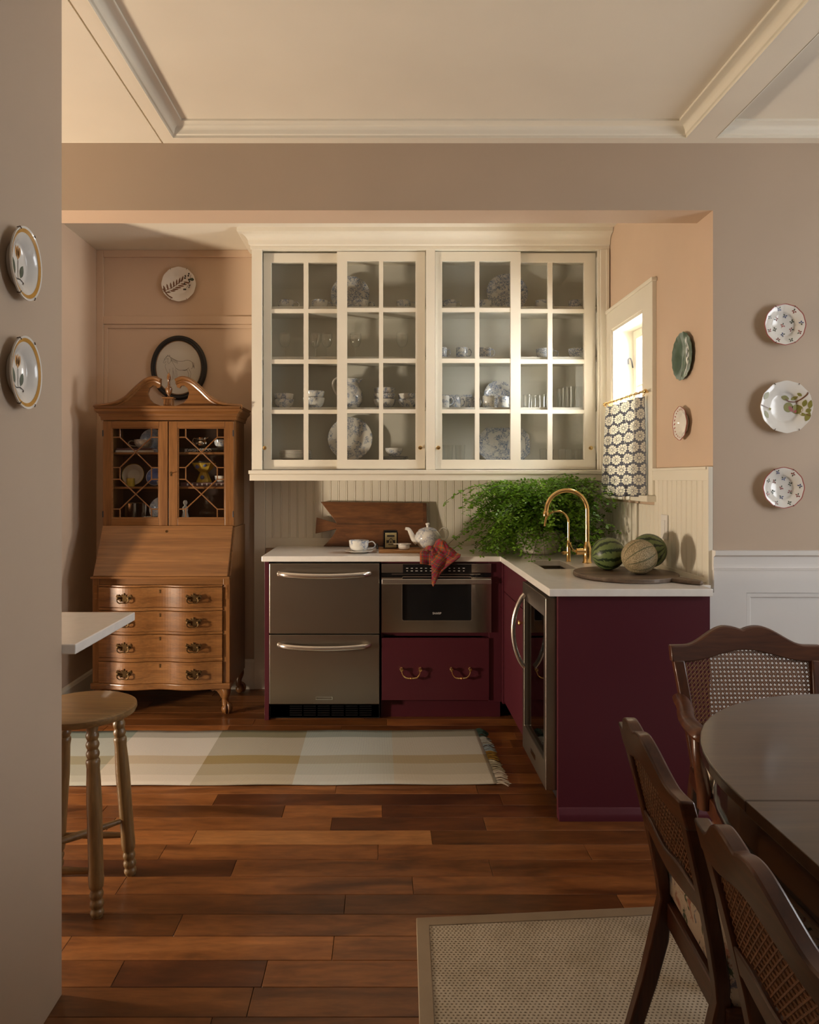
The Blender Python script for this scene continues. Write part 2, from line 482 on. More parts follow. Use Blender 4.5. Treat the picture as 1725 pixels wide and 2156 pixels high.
M['sisal'] = sisal()
def fabric(name, col, sc=900):
    g = N(name); v = g.coord('Object'); f = g.noise(v, sc, 2); n2 = g.noise(v, 14, 3)
    c = g.mix(0.3, g.ramp(n2, [(0.3, tuple(q * 0.9 for q in col)), (0.7, col)]), f, 'MULTIPLY')
    g.bump(f, 0.3, 0.001)
    return g.fin(c, 0.9, 0, 0.1)
M['binding'] = fabric('rug_binding', (0.36, 0.275, 0.19))

def runner():
    """checked cotton runner: column colour x row colour, in rug space (x along, y across)"""
    g = N('checked_runner'); v = g.coord('Object'); sp = g.n('ShaderNodeSeparateXYZ'); g.l(v, sp.inputs[0])
    X = g.math('FRACT', g.math('DIVIDE', g.math('ADD', sp.outputs[0], 1.15), 2.25))   # five columns
    cols = [(0.0, (0.27, 0.325, 0.29)), (0.2, (0.56, 0.52, 0.46)), (0.4, (0.25, 0.205, 0.105)), (0.6, (0.35, 0.42, 0.42)), (0.8, (0.38, 0.355, 0.285))]
    a = g.ramp(X, cols, 'CONSTANT')
    Y = g.math('DIVIDE', sp.outputs[1], 0.66)
    rows = [(0.0, (0.58, 0.53, 0.45)), (0.15, (0.44, 0.40, 0.32)), (0.336, (0.31, 0.225, 0.095)), (0.49, (0.47, 0.47, 0.45)), (0.85, (0.13, 0.155, 0.135))]
    b = g.ramp(Y, rows, 'CONSTANT')
    c = g.mix(0.5, a, b); c = g.mix(1.0, c, (1.15, 1.15, 1.17), 'MULTIPLY')
    ln = g.math('FRACT', g.math('MULTIPLY', sp.outputs[0], 190.0))
    wv = g.math('GREATER_THAN', ln, 0.55)
    ns = g.noise(v, 300, 2)
    c = g.mix(g.math('MULTIPLY', wv, 0.28), c, (0.12, 0.10, 0.075))
    c = g.mix(0.25, c, ns, 'MULTIPLY')
    g.bump(ln, 0.4, 0.001)
    return g.fin(c, 0.92, 0, 0.1)
M['runner'] = runner()

def melon_stripes():
    g = N('watermelon_rind'); v = g.coord('Object', rnd=3.0); sp = g.n('ShaderNodeSeparateXYZ'); g.l(v, sp.inputs[0])
    tc = g.n('ShaderNodeTexCoord'); s2 = g.n('ShaderNodeSeparateXYZ'); g.l(tc.outputs['Object'], s2.inputs[0])
    a = g.math('ARCTAN2', s2.outputs[1], s2.outputs[0])
    ns = g.noise(tc.outputs['Object'], 42, 4, 0.7, 0.6)
    t = g.math('SINE', g.math('ADD', g.math('MULTIPLY', a, 11.0), g.math('MULTIPLY', g.math('SUBTRACT', ns, 0.5), 7.0)))
    c = g.ramp(t, [(0.30, (0.135, 0.185, 0.062)), (0.48, (0.014, 0.030, 0.012))])
    c2 = g.mix(0.4, c, g.ramp(ns, [(0.35, (0.6, 0.65, 0.5)), (0.65, (1.1, 1.1, 1.0))]), 'MULTIPLY')
    return g.fin(c2, 0.4)
M['watermelon'] = melon_stripes()
def cantaloupe():
    g = N('cantaloupe_rind'); tc = g.n('ShaderNodeTexCoord'); s2 = g.n('ShaderNodeSeparateXYZ'); g.l(tc.outputs['Object'], s2.inputs[0])
    vo = g.n('ShaderNodeTexVoronoi', feature='DISTANCE_TO_EDGE'); g.l(tc.outputs['Object'], vo.inputs['Vector']); vo.inputs['Scale'].default_value = 170
    net = g.ramp(vo.outputs[0], [(0.05, 1.0), (0.22, 0.0)])
    a = g.math('ARCTAN2', s2.outputs[1], s2.outputs[0])
    gr = g.ramp(g.math('ABSOLUTE', g.math('SINE', g.math('MULTIPLY', a, 5.0))), [(0.08, 1.0), (0.30, 0.0)])
    c = g.mix(net, (0.17, 0.135, 0.06), (0.42, 0.33, 0.195)); c = g.mix(g.math('MULTIPLY', gr, 0.85), c, (0.075, 0.085, 0.035))
    g.bump(net, 0.5, 0.002)
    return g.fin(c, 0.65)
M['cantaloupe'] = cantaloupe()
def floral():
    """pale cushion linen with loose printed flowers"""
    g = N('floral_cushion_linen'); v = g.coord('Object', rnd=2.0)
    def blot(sc, lo, hi, off):
        mp = g.n('ShaderNodeMapping'); g.l(v, mp.inputs[0]); mp.inputs[1].default_value = (off, off * 0.7, off * 1.3)
        return g.ramp(g.noise(mp.outputs[0], sc, 4, 0.65, 1.2), [(lo, 0.0), (hi, 1.0)])
    c = g.mix(g.math('MULTIPLY', blot(16, 0.56, 0.62, 0.0), 0.8), (0.62, 0.53, 0.42), (0.36, 0.13, 0.09))
    c = g.mix(g.math('MULTIPLY', blot(20, 0.57, 0.62, 3.1), 0.85), c, (0.12, 0.15, 0.22))
    c = g.mix(g.math('MULTIPLY', blot(24, 0.58, 0.62, 7.7), 0.9), c, (0.045, 0.085, 0.045))
    return g.fin(c, 0.85, 0, 0.1)
M['floral'] = floral()
def flat(name, col, rough=0.35):
    return plain(name, col, rough, var=0.12, scale=40)
M['d_green'] = flat('glaze_dark_green', (0.045, 0.065, 0.035)); M['d_olive'] = flat('glaze_olive', (0.23, 0.21, 0.045))
M['d_yellow'] = flat('glaze_ochre', (0.52, 0.26, 0.035)); M['d_orange'] = flat('glaze_orange', (0.55, 0.27, 0.08))
M['d_red'] = flat('glaze_red', (0.22, 0.04, 0.03)); M['d_brown'] = flat('glaze_brown', (0.17, 0.072, 0.03))
M['d_blue'] = flat('glaze_blue', (0.05, 0.075, 0.19)); M['d_pink'] = flat('glaze_pink', (0.36, 0.09, 0.08))
M['d_black'] = flat('glaze_black', (0.02, 0.016, 0.015))
M['print_light'] = flat('pale_print', (0.75, 0.73, 0.69), 0.5)
M['yellow_pot'] = flat('yellow_glaze', (0.50, 0.36, 0.055), 0.2)
M['blue_plate'] = flat('blue_jasper', (0.10, 0.15, 0.33), 0.4)
M['green_plate'] = flat('green_majolica', (0.045, 0.085, 0.045), 0.12)
M['label_gold'] = flat('tin_label', (0.33, 0.27, 0.13), 0.4)
M['book_white'] = flat('white_book_cover', (0.55, 0.53, 0.49), 0.5)
M['book_maroon'] = flat('maroon_book_cover', (0.11, 0.05, 0.055), 0.5)
M['wirehook'] = plain('plate_hanger_wire', (0.10, 0.075, 0.055), 0.4, 1.0)

# ================================================================== STRUCTURE
XL, XR = -3.4, 3.4                 # outer walls of the whole floor
YB, YW = -1.7, 4.58                # wall behind the camera, kitchen back wall
KX0, KX1 = -1.835, 1.345           # kitchen left / right wall faces
YH0, YH1 = 2.90, 3.048             # header wall between dining room and kitchen
ZB, ZR, ZK = 2.712, 2.765, 2.81    # beam underside, coffer recess, kitchen ceiling
ZH = 2.439                         # header underside

# ---- floor and its planks
floor = struct(MB().box(XL, XR, YB, YW + 0.2, -0.08, -0.0135).build('floor', M['plank_dark']))
PW = 0.105
plank_mesh = {}
def plank(x0, x1, y0, mat):
    b = MB().box(x0 + 0.0007, x1 - 0.0007, y0 + 0.0007, y0 + PW - 0.0007, -0.0135, random.uniform(-0.0005, 0.0))
    b.build('plank', mat, floor, bevel=0.0012, seg=1)
seams = {3: [-0.702, 0.498], 2: [-0.402, -0.002], 1: [-0.2, 0.399], 0: [-0.712, 0.184], -1: [-0.017], -2: [-0.516, 0.375],
         -3: [0.10], -4: [-0.12], -5: [-0.618], -6: [-0.916], -7: [-0.722, -0.322], -8: [], -9: [-0.426]}
special = {(0, 1): 'plank_light', (1, 1): 'plank_dark', (-2, 0): 'plank_dark', (-7, 1): 'plank_dark', (3, 1): 'plank_dark', (2, 2): 'plank_dark'}
rest = MB()
k = -42
while True:
    y0 = 2.624 + k * PW
    if y0 > YW: break
    if k >= -10:
        cuts = list(seams.get(k, []))
        if not cuts:
            q = random.uniform(-1.7, -0.9)
            while q < 1.2: cuts.append(q); q += random.uniform(0.55, 1.25)
        else:
            q = cuts[0] - random.uniform(0.7, 1.2)
            while q > -1.9: cuts.insert(0, q); q -= random.uniform(0.7, 1.2)
            q = cuts[-1] + random.uniform(0.7, 1.1)
            while q < 1.3: cuts.append(q); q += random.uniform(0.7, 1.1)
        off = len([c for c in cuts if c < (seams[k][0] if seams.get(k) else -9)])
        e = [-2.1] + cuts + [1.75]
        for j in range(len(e) - 1):
            mt = special.get((k, j - off)) if seams.get(k) else None
            plank(e[j], e[j + 1], y0, M[mt or 'plank'])
        rest.box(XL, -2.1, y0, y0 + PW - 0.001, -0.0135, -0.0005); rest.box(1.75, XR, y0, y0 + PW - 0.001, -0.0135, -0.0005)
    elif y0 + PW > YB:
        q = XL
        while q < XR:
            q2 = min(XR, q + random.uniform(0.8, 1.4)); rest.box(q, q2 - 0.001, y0, y0 + PW - 0.001, -0.0135, -0.0005); q = q2
    k += 1
rest.build('planking', M['plank'], floor, kind='stuff')

# ---- walls
wb = MB().box(KX0 - 0.1, KX1 + 0.12, YW, YW + 0.15, 0, ZK + 0.1)
wall_back = struct(wb.build('wall_back', M['pink']))
# kitchen right wall with the window opening
WY0, WY1, WZ0, WZ1 = 3.635, 4.125, 1.262, 2.207
wall_right = struct(grid_boxes(MB(), 'x', KX1, KX1 + 0.19, YH1 - 0.001, YW, 0, ZK + 0.1, [(WY0, WY1, WZ0, WZ1)]).build('wall_right', M['pink']))
# return of the side room, then the short kitchen wall beside the secretary
wall_left = struct(MB().box(KX0 - 0.12, KX0, 3.73, YW, 0, ZK + 0.1).build('wall_left', M['pink']))
struct(MB().box(XL - 0.12, KX0 - 0.12, 3.73, 3.85, 0, ZK + 0.1).build('wall_side_room', M['pink']))
struct(grid_boxes(MB(), 'x', XL - 0.12, XL, YB, 3.85, 0, ZK + 0.1, [(2.04, 2.44, 0.50, 0.94)]).build('wall_far_left', M['mauve']))
# header over the wide opening and the dining wall right of it, one plastered wall
hw = MB().box(XL, KX1, YH0, YH1, ZH, ZK + 0.1).box(KX1, XR, YH0, YH1, 0, ZK + 0.1)
wall_dining = struct(hw.build('wall_dining', [M['mauve'], M['pink']]))
for p in wall_dining.data.polygons:                 # reveals and kitchen side carry the kitchen's pink
    if p.normal.y > 0.5 or p.normal.z < -0.5 or p.normal.x < -0.5: p.material_index = 1
# partition on the left of the camera
struct(MB().box(-0.98, -0.838, YB, 1.861, 0, ZB).build('wall_partition', M['mauve'], bevel=0.002))
struct(grid_boxes(MB(), 'y', YB - 0.12, YB, XL, XR, 0, ZK, []).build('wall_rear', M['mauve']))
struct(grid_boxes(MB(), 'x', XR, XR + 0.12, YB, YH1, 0, ZK, [(0.85, 1.85, 1.0, 2.35)]).build('wall_dining_right', M['mauve']))

# ---- ceilings
struct(MB().box(XL, KX1 + 0.2, YH1 - 0.02, YW + 0.15, ZK, ZK + 0.1).build('ceiling_kitchen', M['ceiling']))
CX0, CX1, CY1, DX0 = -0.844, 1.22, 2.857, 1.335
cells = [(CX0, CX1, YB + 0.3, CY1), (DX0, XR - 0.1, YB + 0.3, CY1)]
cb = grid_boxes(MB(), 'z', ZB, ZB + 0.16, -0.893, XR, YB, YH0, cells)
cb.box(XL, -0.900, YB, YH0, ZB + 0.001, ZB + 0.16)
cb.box(-0.900, -0.893, YB, YH0, ZB + 0.006, ZB + 0.16)
cb.box(CX0, XR, YB, YH0, ZR, ZR + 0.1)
ceiling = struct(cb.build('ceiling', M['ceiling']))
for ci, (x0, x1, y0, y1) in enumerate(cells):
    prof = [(0.0, ZB - 0.001), (0.004, ZB - 0.001), (0.004, ZB + 0.009), (0.010, ZB + 0.012), (0.012, ZB + 0.017)]
    prof += [(0.012 + 0.034 * (1 - cos(a)), ZB + 0.017 + 0.026 * sin(a)) for a in [pi / 2 * i / 6 for i in range(1, 7)]]
    prof += [(0.050, ZB + 0.045), (0.050, ZR + 0.001)]
    # travel so that the inside of the cell is on the right: clockwise seen from above
    struct(MB().sweep([(x0, y0), (x0, y1), (x1, y1), (x1, y0)], prof, True).build('trim_%d' % (ci + 1), M['cream'], smooth=True, ang=30))

# ---- dining wainscot (flush panel frame, chair rail)
ws = thing('wall_wainscot', 'white painted wainscot panelling with chair rail under the dining wall plates', 'wainscot', (1.9, YH0, 0))
struct(ws)
fr = grid_boxes(MB(), 'y', YH0 - 0.014, YH0, KX1 - 0.002, XR, 0, 1.0, [(1.474, 2.45, 0.22, 0.884), (2.58, 3.3, 0.22, 0.884)])
fr.build('panel_frame', M['white_trim'], ws, w=True)
MB().box(1.298, KX1 - 0.002, YH0 - 0.014, YH0, 0, 0.884).build('scribe_filler', M['white_trim'], ws, w=True)
for (a, b) in ((1.474, 2.45), (2.58, 3.3)):
    o_, i_ = [(a, .22), (b, .22), (b, .884), (a, .884)], [(a + .02, .24), (b - .02, .24), (b - .02, .864), (a + .02, .864)]
    MB().ring(o_, i_, YH0 - 0.010, YH0).build('panel_moulding', M['white_trim'], ws, w=True, bevel=0.004)
    MB().box(a + .02, b - .02, YH0 - 0.004, YH0, .24, .864).build('panel', M['white_trim'], ws, w=True)
MB().prism([(YH0, 0.975), (YH0 - .016, .975), (YH0 - .018, .985), (YH0 - .013, .990), (YH0 - .016, 1.03), (YH0 - .03, 1.038), (YH0 - .032, 1.056), (YH0, 1.056)], KX1 - 0.004, XR, 'x').build('chair_rail', M['white_trim'], ws, w=True)

# ---- panelled alcove wall: raised stiles and rails painted like the wall
t = MB()
t.box(-1.835, -1.79, YW - 0.018, YW, 0, ZK).box(-1.79, -0.77, YW - 0.018, YW, 2.335, 2.385).box(-1.79, -0.77, YW - 0.018, YW, ZK - 0.045, ZK)
struct(t.build('trim_3', M['pink'], bevel=0.003))
fr = MB().ring([(-1.79, 0.0), (-0.80, 0.0), (-0.80, 2.335), (-1.79, 2.335)], [(-1.765, 0.0), (-0.825, 0.0), (-0.825, 2.31), (-1.765, 2.31)], YW - 0.010, YW)
struct(fr.build('trim_4', M['pink'], bevel=0.003))
struct(MB().box(-0.822, -0.752, YW - 0.03, YW, 0, 1.34).build('trim_5', M['cream'], bevel=0.002))
struct(MB().prism([(YW - .018, 0), (YW - .032, 0), (YW - .032, .17), (YW - .026, .185), (YW - .018, .19)], KX0 + .02, -0.822, 'x').build('baseboard_back', M['cream']))
struct(MB().prism([(KX0, 0), (KX0 + .018, 0), (KX0 + .018, .125), (KX0 + .012, .14), (KX0, .145)], 3.73, YW - .02, 'y').build('baseboard_left', M['cream']))

# ---- beadboard behind the counter and on the right wall
BW = 0.0528
def bead_profile():
    return [(0, 0), (0, .0045), (.0012, .0080), (.0405, .0080), (.0415, .0050), (.0425, .0050), (.0440, .0078), (.0465, .0088), (.0490, .0078), (.0502, .0050), (BW, .0045), (BW, 0)]
BZ0, BZ1 = 0.965, 1.345
me0 = None
x = -0.752
while x < 1.32:
    if me0 is None:
        o = MB().prism([(px_, -py_) for px_, py_ in bead_profile()], 0, BZ1 - BZ0, 'z').build('bead_board', M['cream'], wall_back, fix=True)
        me0 = o.data
    else:
        o = bpy.data.objects.new('bead_board', me0); COL.objects.link(o); o.parent = wall_back
    o.location = (x, YW, BZ0); x += BW
MB().box(-0.752, KX1, YW - 0.012, YW, 0.90, BZ0).build('base_trim', M['cream'], wall_back, bevel=0.002)
me0 = None
y = YH1 - 0.12
while y < YW - 0.01:
    win = WY0 - 0.14 < y + BW / 2 < WY1 + 0.1
    hgt = 1.215 if win else 1.345
    key = 'win' if win else 'full'
    if key not in plank_mesh:
        o = MB().prism([(-py_, px_) for px_, py_ in bead_profile()], 0, hgt - 0.93, 'z').build('bead_board', M['cream'], wall_right, fix=True)
        plank_mesh[key] = o.data
    else:
        o = bpy.data.objects.new('bead_board', plank_mesh[key]); COL.objects.link(o); o.parent = wall_right
    o.location = (KX1, y, 0.93); y += BW
cap = MB().box(KX1 - .018, KX1, YH0 + .012, WY0 - .136, 1.338, 1.388).box(KX1 - .014, KX1, YH0 + .012, YW, .90, .935)
cap.box(KX1 - .026, KX1, YH0 + .010, WY0 - .136, 1.384, 1.396)
cap.build('bead_cap', M['cream'], wall_right, bevel=0.002)
MB().box(KX1 - .020, KX1, YH0 - .001, YH0 + .014, .90, 1.396).build('edge_strip', M['cream'], wall_right, bevel=0.003)

# ---- kitchen window: casing, jamb, casement sash with panes
win = thing('window_1', 'small white casement window above the sink with deep casing', 'window', (KX1, 3.88, WZ0))
struct(win)
cs = MB().ring([(3.497, WZ0 - .005), (4.235, WZ0 - .005), (4.235, 2.32), (3.497, 2.32)], [(WY0, WZ0 - .005), (WY1, WZ0 - .005), (WY1, WZ1), (WY0, WZ1)], KX1 - .022, KX1 + .001, 'x')
cs.build('casing', M['cream'], win, w=True, bevel=0.003)
MB().box(KX1 - .030, KX1, 3.485, 4.22, 2.315, 2.335).build('cap_moulding', M['cream'], win, w=True, bevel=0.004)
MB().ring([(WY0, WZ0), (WY1, WZ0), (WY1, WZ1), (WY0, WZ1)], [(WY0 + .014, WZ0 + .014), (WY1 - .014, WZ0 + .014), (WY1 - .014, WZ1 - .014), (WY0 + .014, WZ1 - .014)], KX1 - .015, KX1 + .19, 'x').build('jamb', M['cream'], win, w=True)
MB().box(KX1 - .055, KX1 + .02, 3.48, 4.21, WZ0 - .03, WZ0).build('window_sill', M['cream'], win, w=True, bevel=0.004)
sy0, sy1, sz0, sz1, sx = WY0 + .016, WY1 - .016, WZ0 + .016, WZ1 - .016, KX1 + .10
sash = MB().ring([(sy0, sz0), (sy1, sz0), (sy1, sz1), (sy0, sz1)], [(sy0 + .05, sz0 + .05), (sy1 - .05, sz0 + .05), (sy1 - .05, sz1 - .05), (sy0 + .05, sz1 - .05)], sx, sx + .035, 'x').build('sash', M['cream'], win, w=True, bevel=0.002)
pw_, ph_ = (sy1 - sy0 - .10) / 3, (sz1 - sz0 - .10) / 3
for i in (1, 2):
    MB().box(sx + .004, sx + .03, sy0 + .05 + pw_ * i - .006, sy0 + .05 + pw_ * i + .006, sz0 + .05, sz1 - .05).build('muntin', M['cream'], sash, w=True)
    MB().box(sx + .004, sx + .03, sy0 + .05, sy1 - .05, sz0 + .05 + ph_ * i - .006, sz0 + .05 + ph_ * i + .006).build('muntin', M['cream'], sash, w=True)
for i in range(3):
    for j in range(3):
        MB().box(sx + .015, sx + .018, sy0 + .056 + pw_ * i, sy0 + .044 + pw_ * (i + 1), sz0 + .056 + ph_ * j, sz0 + .044 + ph_ * (j + 1)).build('pane', M['glass'], sash, w=True)
hk = bez([(sx - .01, 4.085, 1.98), (sx - .02, 4.085, 2.03), (sx - .035, 4.085, 2.03), (sx - .035, 4.085, 2.00)], 6)
MB().tube(hk, 0.004, 6).build('latch_hook', M['black_matte'], win, w=True)
# low window of the side room (the warm light comes in here)
w2 = thing('window_2', 'low side room window in the far left wall', 'window', (XL, 2.24, 0.5)); struct(w2)
MB().ring([(1.98, .44), (2.50, .44), (2.50, 1.0), (1.98, 1.0)], [(2.04, .50), (2.44, .50), (2.44, .94), (2.04, .94)], XL, XL + .02, 'x').build('casing', M['cream'], w2, w=True)
w3 = thing('window_3', 'tall dining room window in the right wall', 'window', (XR, 1.2, .8)); struct(w3)
MB().ring([(.75, .9), (1.95, .9), (1.95, 2.45), (.75, 2.45)], [(.85, 1.0), (1.85, 1.0), (1.85, 2.35), (.85, 2.35)], XR - .02, XR, 'x').build('casing', M['cream'], w3, w=True)

# ================================================================== KITCHEN BUILT-INS
CZ = 0.915
YF = 3.947                     # counter front edge of the back run
XP = 0.652                     # counter edge of the peninsula leg
YP = 2.788                     # counter front end of the peninsula
XE = 1.295
SK = (0.775, 0.935, 3.40, 3.76)        # sink opening x0 x1 y0 y1

# ---- worktop (one L-shaped slab with the sink cut-out)
ct = MB()
zs = (CZ - .030, CZ)
ct_l = [(-.672, YF), (XP, YF), (XP, YP), (XE, YP), (XE, YH0 - .016), (KX1 - .016, YH0 + .0), (KX1 - .016, YW - .013), (-.672, YW - .013)]
import bmesh
bm = bmesh.new()
xs = sorted({-.672, XP, SK[0], SK[1], XE, KX1 - .016}); ys = sorted({YP, YH0 - .018, SK[2], SK[3], YF, YW - .013})
def in_ct(x, y):
    if SK[0] < x < SK[1] and SK[2] < y < SK[3]: return False
    if x > XE and y < YH0: return False
    return y > YF or x > XP
vd = {}
def gv(x, y, z):
    if (x, y, z) not in vd: vd[(x, y, z)] = bm.verts.new((x, y, z))
    return vd[(x, y, z)]
occ = {(i, j): in_ct((xs[i] + xs[i+1]) / 2, (ys[j] + ys[j+1]) / 2) for i in range(len(xs) - 1) for j in range(len(ys) - 1)}
for (i, j), on in occ.items():
    if not on: continue
    a, b, c, d = xs[i], xs[i+1], ys[j], ys[j+1]
    bm.faces.new([gv(a, c, zs[1]), gv(b, c, zs[1]), gv(b, d, zs[1]), gv(a, d, zs[1])])
    bm.faces.new([gv(a, d, zs[0]), gv(b, d, zs[0]), gv(b, c, zs[0]), gv(a, c, zs[0])])
    for (di, dj, p, q) in ((-1, 0, (a, d), (a, c)), (1, 0, (b, c), (b, d)), (0, -1, (a, c), (b, c)), (0, 1, (b, d), (a, d))):
        if not occ.get((i + di, j + dj), False):
            bm.faces.new([gv(*p, zs[0]), gv(*q, zs[0]), gv(*q, zs[1]), gv(*p, zs[1])])
bmesh.ops.dissolve_limit(bm, angle_limit=0.01, verts=bm.verts, edges=bm.edges)
me = bpy.data.meshes.new('worktop'); bm.to_mesh(me); bm.free()
me.materials.append(M['counter'])
wt = bpy.data.objects.new('worktop', me); COL.objects.link(wt)
md = wt.modifiers.new('bevel', 'BEVEL'); md.width = .003; md.segments = 2; md.limit_method = 'ANGLE'
tag(wt, 'white L-shaped quartz worktop running under the beadboard to the sink', 'worktop')
# ---- undermount sink
sk = thing('sink', 'narrow dark undermount prep sink let into the white worktop', 'sink', ((SK[0] + SK[1]) / 2, (SK[2] + SK[3]) / 2, CZ - .20))
b = MB(); x0, x1, y0, y1 = SK[0] - .006, SK[1] + .006, SK[2] - .006, SK[3] + .006
b.box(x0, x1, y0, y1, CZ - .20, CZ - .195).box(x0, x0 + .004, y0, y1, CZ - .195, CZ - .031).box(x1 - .004, x1, y0, y1, CZ - .195, CZ - .031)
b.box(x0 + .004, x1 - .004, y0, y0 + .004, CZ - .195, CZ - .031).box(x0 + .004, x1 - .004, y1 - .004, y1, CZ - .195, CZ - .031)
b.build('basin', M['steel'], sk, w=True)
MB().lathe([(0, .0), (.022, .0), (.022, .004), (.012, .004), (.012, .001), (0, .001)], 20, ((x0 + x1) / 2, (y0 + y1) / 2, CZ - .1945)).build('drain', M['steel_smooth'], sk, w=True, smooth=True)

# ---- base cabinets
ZT = CZ - .031
YD = 3.972                     # door plane of the back run
bc = thing('base_cabinet', 'burgundy cabinet end panel left of the steel drawer fridge', 'cabinet', (-.645, 4.2, 0))
MB().box(-.658, -.634, YD - .004, 4.52, 0, ZT).build('side_panel', M['burgundy'], bc, w=True, bevel=.001)
MB().box(-.634, -.02, 4.50, 4.52, 0, ZT).build('back_panel', M['burgundy'], bc, w=True)

mwc = thing('base_cabinet', 'burgundy base cabinet with a deep drawer below the microwave drawer', 'cabinet', (.30, 4.2, 0))
b = MB().box(-.010, .006, YD + .03, 4.50, .10, ZT).box(.594, .664, YD + .004, 4.50, .10, ZT).box(.006, .594, YD + .03, 4.50, .462, .484).box(.006, .594, 4.48, 4.50, .12, ZT)
b.box(-.006, .60, YD + .012, YD + .03, .872, ZT)
b.build('body', M['burgundy'], mwc, w=True, bevel=.001)
MB().box(-.010, .664, YD + .055, YD + .07, 0, .10).build('toe_kick', M['burgundy'], mwc, w=True)
dr = MB().box(-.006, .594, YD - .008, YD + .012, .112, .458).build('drawer', M['burgundy'], mwc, w=True, bevel=.0025)
def swan_pull(parent, cx, cz, yf):
    for sx_ in (-1, 1):
        MB().lathe([(0, 0), (.009, 0), (.009, .003), (.005, .005), (.004, .014), (.009, .017), (.0115, .023), (.009, .029), (0, .031)], 14).xf(Matrix.Translation((cx + sx_ * .052, yf, cz)) @ Matrix.Rotation(pi / 2, 4, 'X')).build('post', M['brass'], parent, smooth=True, w=True)
    pts = bez([(cx - .052, yf - .022, cz - .004), (cx - .046, yf - .027, cz - .026), (cx - .030, yf - .03, cz - .042), (cx, yf - .03, cz - .046), (cx + .030, yf - .03, cz - .042), (cx + .046, yf - .027, cz - .026), (cx + .052, yf - .022, cz - .004)], 6)
    rr = [.0028 + .0022 * sin(pi * i / (len(pts) - 1)) + (.0035 if abs(i - (len(pts) - 1) / 2) < 1 else 0) for i in range(len(pts))]
    MB().tube(pts, rr, 8).build('bail', M['brass'], parent, smooth=True, w=True)
for cx in (.157, .434): swan_pull(dr, cx, .288, YD - .008)

# ---- drawer refrigerator
rf = thing('drawer_refrigerator', 'stainless steel two-drawer undercounter refrigerator with bowed bar handles', 'refrigerator', (-.324, 4.2, 0))
MB().box(-.630, -.018, YD + .02, 4.49, .005, .882).build('body', M['black_matte'], rf, w=True)
for i, (z0, z1) in enumerate(((.484, .874), (.092, .478))):
    d = MB().box(-.630, -.018, YD - .016, YD + .018, z0, z1).build('drawer', M['steel'], rf, w=True, bevel=.003)
    hz = z1 - .062
    n = 24; pts = []
    for q in range(n + 1):
        u = -1 + 2 * q / n
        pts.append((-.324 + .252 * u, YD - .016 - .052 * (1 - u * u) ** .35, hz - .010 * (1 - u * u) + .006))
    MB().tube(pts, .0165, 12, sq=(.75, 1.0)).build('handle', M['handle'], d, w=True, smooth=True)
b2 = MB().ring([(-.372, .118), (-.278, .118), (-.278, .136), (-.372, .136)], [(-.368, .122), (-.282, .122), (-.282, .132), (-.368, .132)], YD - .019, YD - .0165)
b2.build('badge', M['steel_smooth'], rf, w=True)
gr = MB().box(-.628, -.02, YD + .02, YD + .03, .008, .088).build('grille', M['black_matte'], rf, w=True)
for i in range(5):
    for j in range(6):
        MB().box(-.52 + j * .078, -.452 + j * .078, YD + .012, YD + .02, .020 + i * .0125, .026 + i * .0125).build('slat', M['black'], gr, w=True)

# ---- microwave drawer
mw = thing('microwave_drawer', 'stainless steel microwave drawer with black window under the counter', 'microwave', (.298, 4.2, .486))
MB().box(.008, .592, YD + .02, 4.46, .488, .868).build('body', M['black_matte'], mw, w=True)
X0, X1 = -.006, .604
MB().box(X0, X1, YD - .010, YD + .0185, .822, .871).build('top_band', M['steel_smooth'], mw, w=True, bevel=.0015)
cp = MB().box(.113, .494, YD - .0125, YD - .0105, .815, .869).build('control_panel', M['black'], mw, w=True)
bt = MB()
for r_ in range(2):
    for c_ in range(13):
        if 7 <= c_ <= 8: continue
        w_ = random.uniform(.007, .014)
        bt.box(.136 + c_ * .0262 - w_ / 2, .136 + c_ * .0262 + w_ / 2, YD - .0131, YD - .0127, .846 - r_ * .015, .849 - r_ * .015)
bt.build('key_print', M['print_light'], cp, w=True, kind='stuff')
MB().box(X0, X1, YD - .002, YD + .018, .798, .820).build('gap_band', M['black'], mw, w=True)
MB().box(.05, X1 - .06, YD - .011, YD - .0025, .812, .8165).build('trim_bar', M['steel_smooth'], mw, w=True)
fo, fi = [(X0, .490), (X1, .490), (X1, .797), (X0, .797)], None
rc = []
for (cx, cz, a0) in ((.483, .568, -pi / 2), (.483, .790, 0), (.119, .790, pi / 2), (.119, .568, pi)):
    rc += [(cx + .010 * cos(a0 + pi / 2 * q / 4), cz + .010 * sin(a0 + pi / 2 * q / 4)) for q in range(5)]
# door with a rounded window: outline resampled to the same number of points
def rect_pts(x0, x1, z0, z1, ref):
    cx, cz = (x0 + x1) / 2, (z0 + z1) / 2; out = []
    rcx, rcz = sum(p[0] for p in ref) / len(ref), sum(p[1] for p in ref) / len(ref)
    for k_, (px_, pz_) in enumerate(ref):
        c = k_ // 5; q = k_ % 5
        corner = [(x1, z0), (x1, z1), (x0, z1), (x0, z0)][c]
        out.append(corner if q == 2 else {0: [(px_, z0), (x1, pz_), (px_, z1), (x0, pz_)][c], 1: [((px_ + x1) / 2, z0), (x1, (pz_ + z1) / 2), ((px_ + x0) / 2, z1), (x0, (pz_ + z0) / 2)][c],
                   3: [(x1, (pz_ + z0) / 2), ((px_ + x1) / 2, z1), (x0, (pz_ + z1) / 2), ((px_ + x0) / 2, z0)][c], 4: [(x1, pz_), (px_, z1), (x0, pz_), (px_, z0)][c]}[q])
    return out
door = MB().ring(rect_pts(X0, X1, .490, .797, rc), rc, YD - .014, YD + .016).build('drawer_front', M['steel_smooth'], mw, w=True, fix=True)
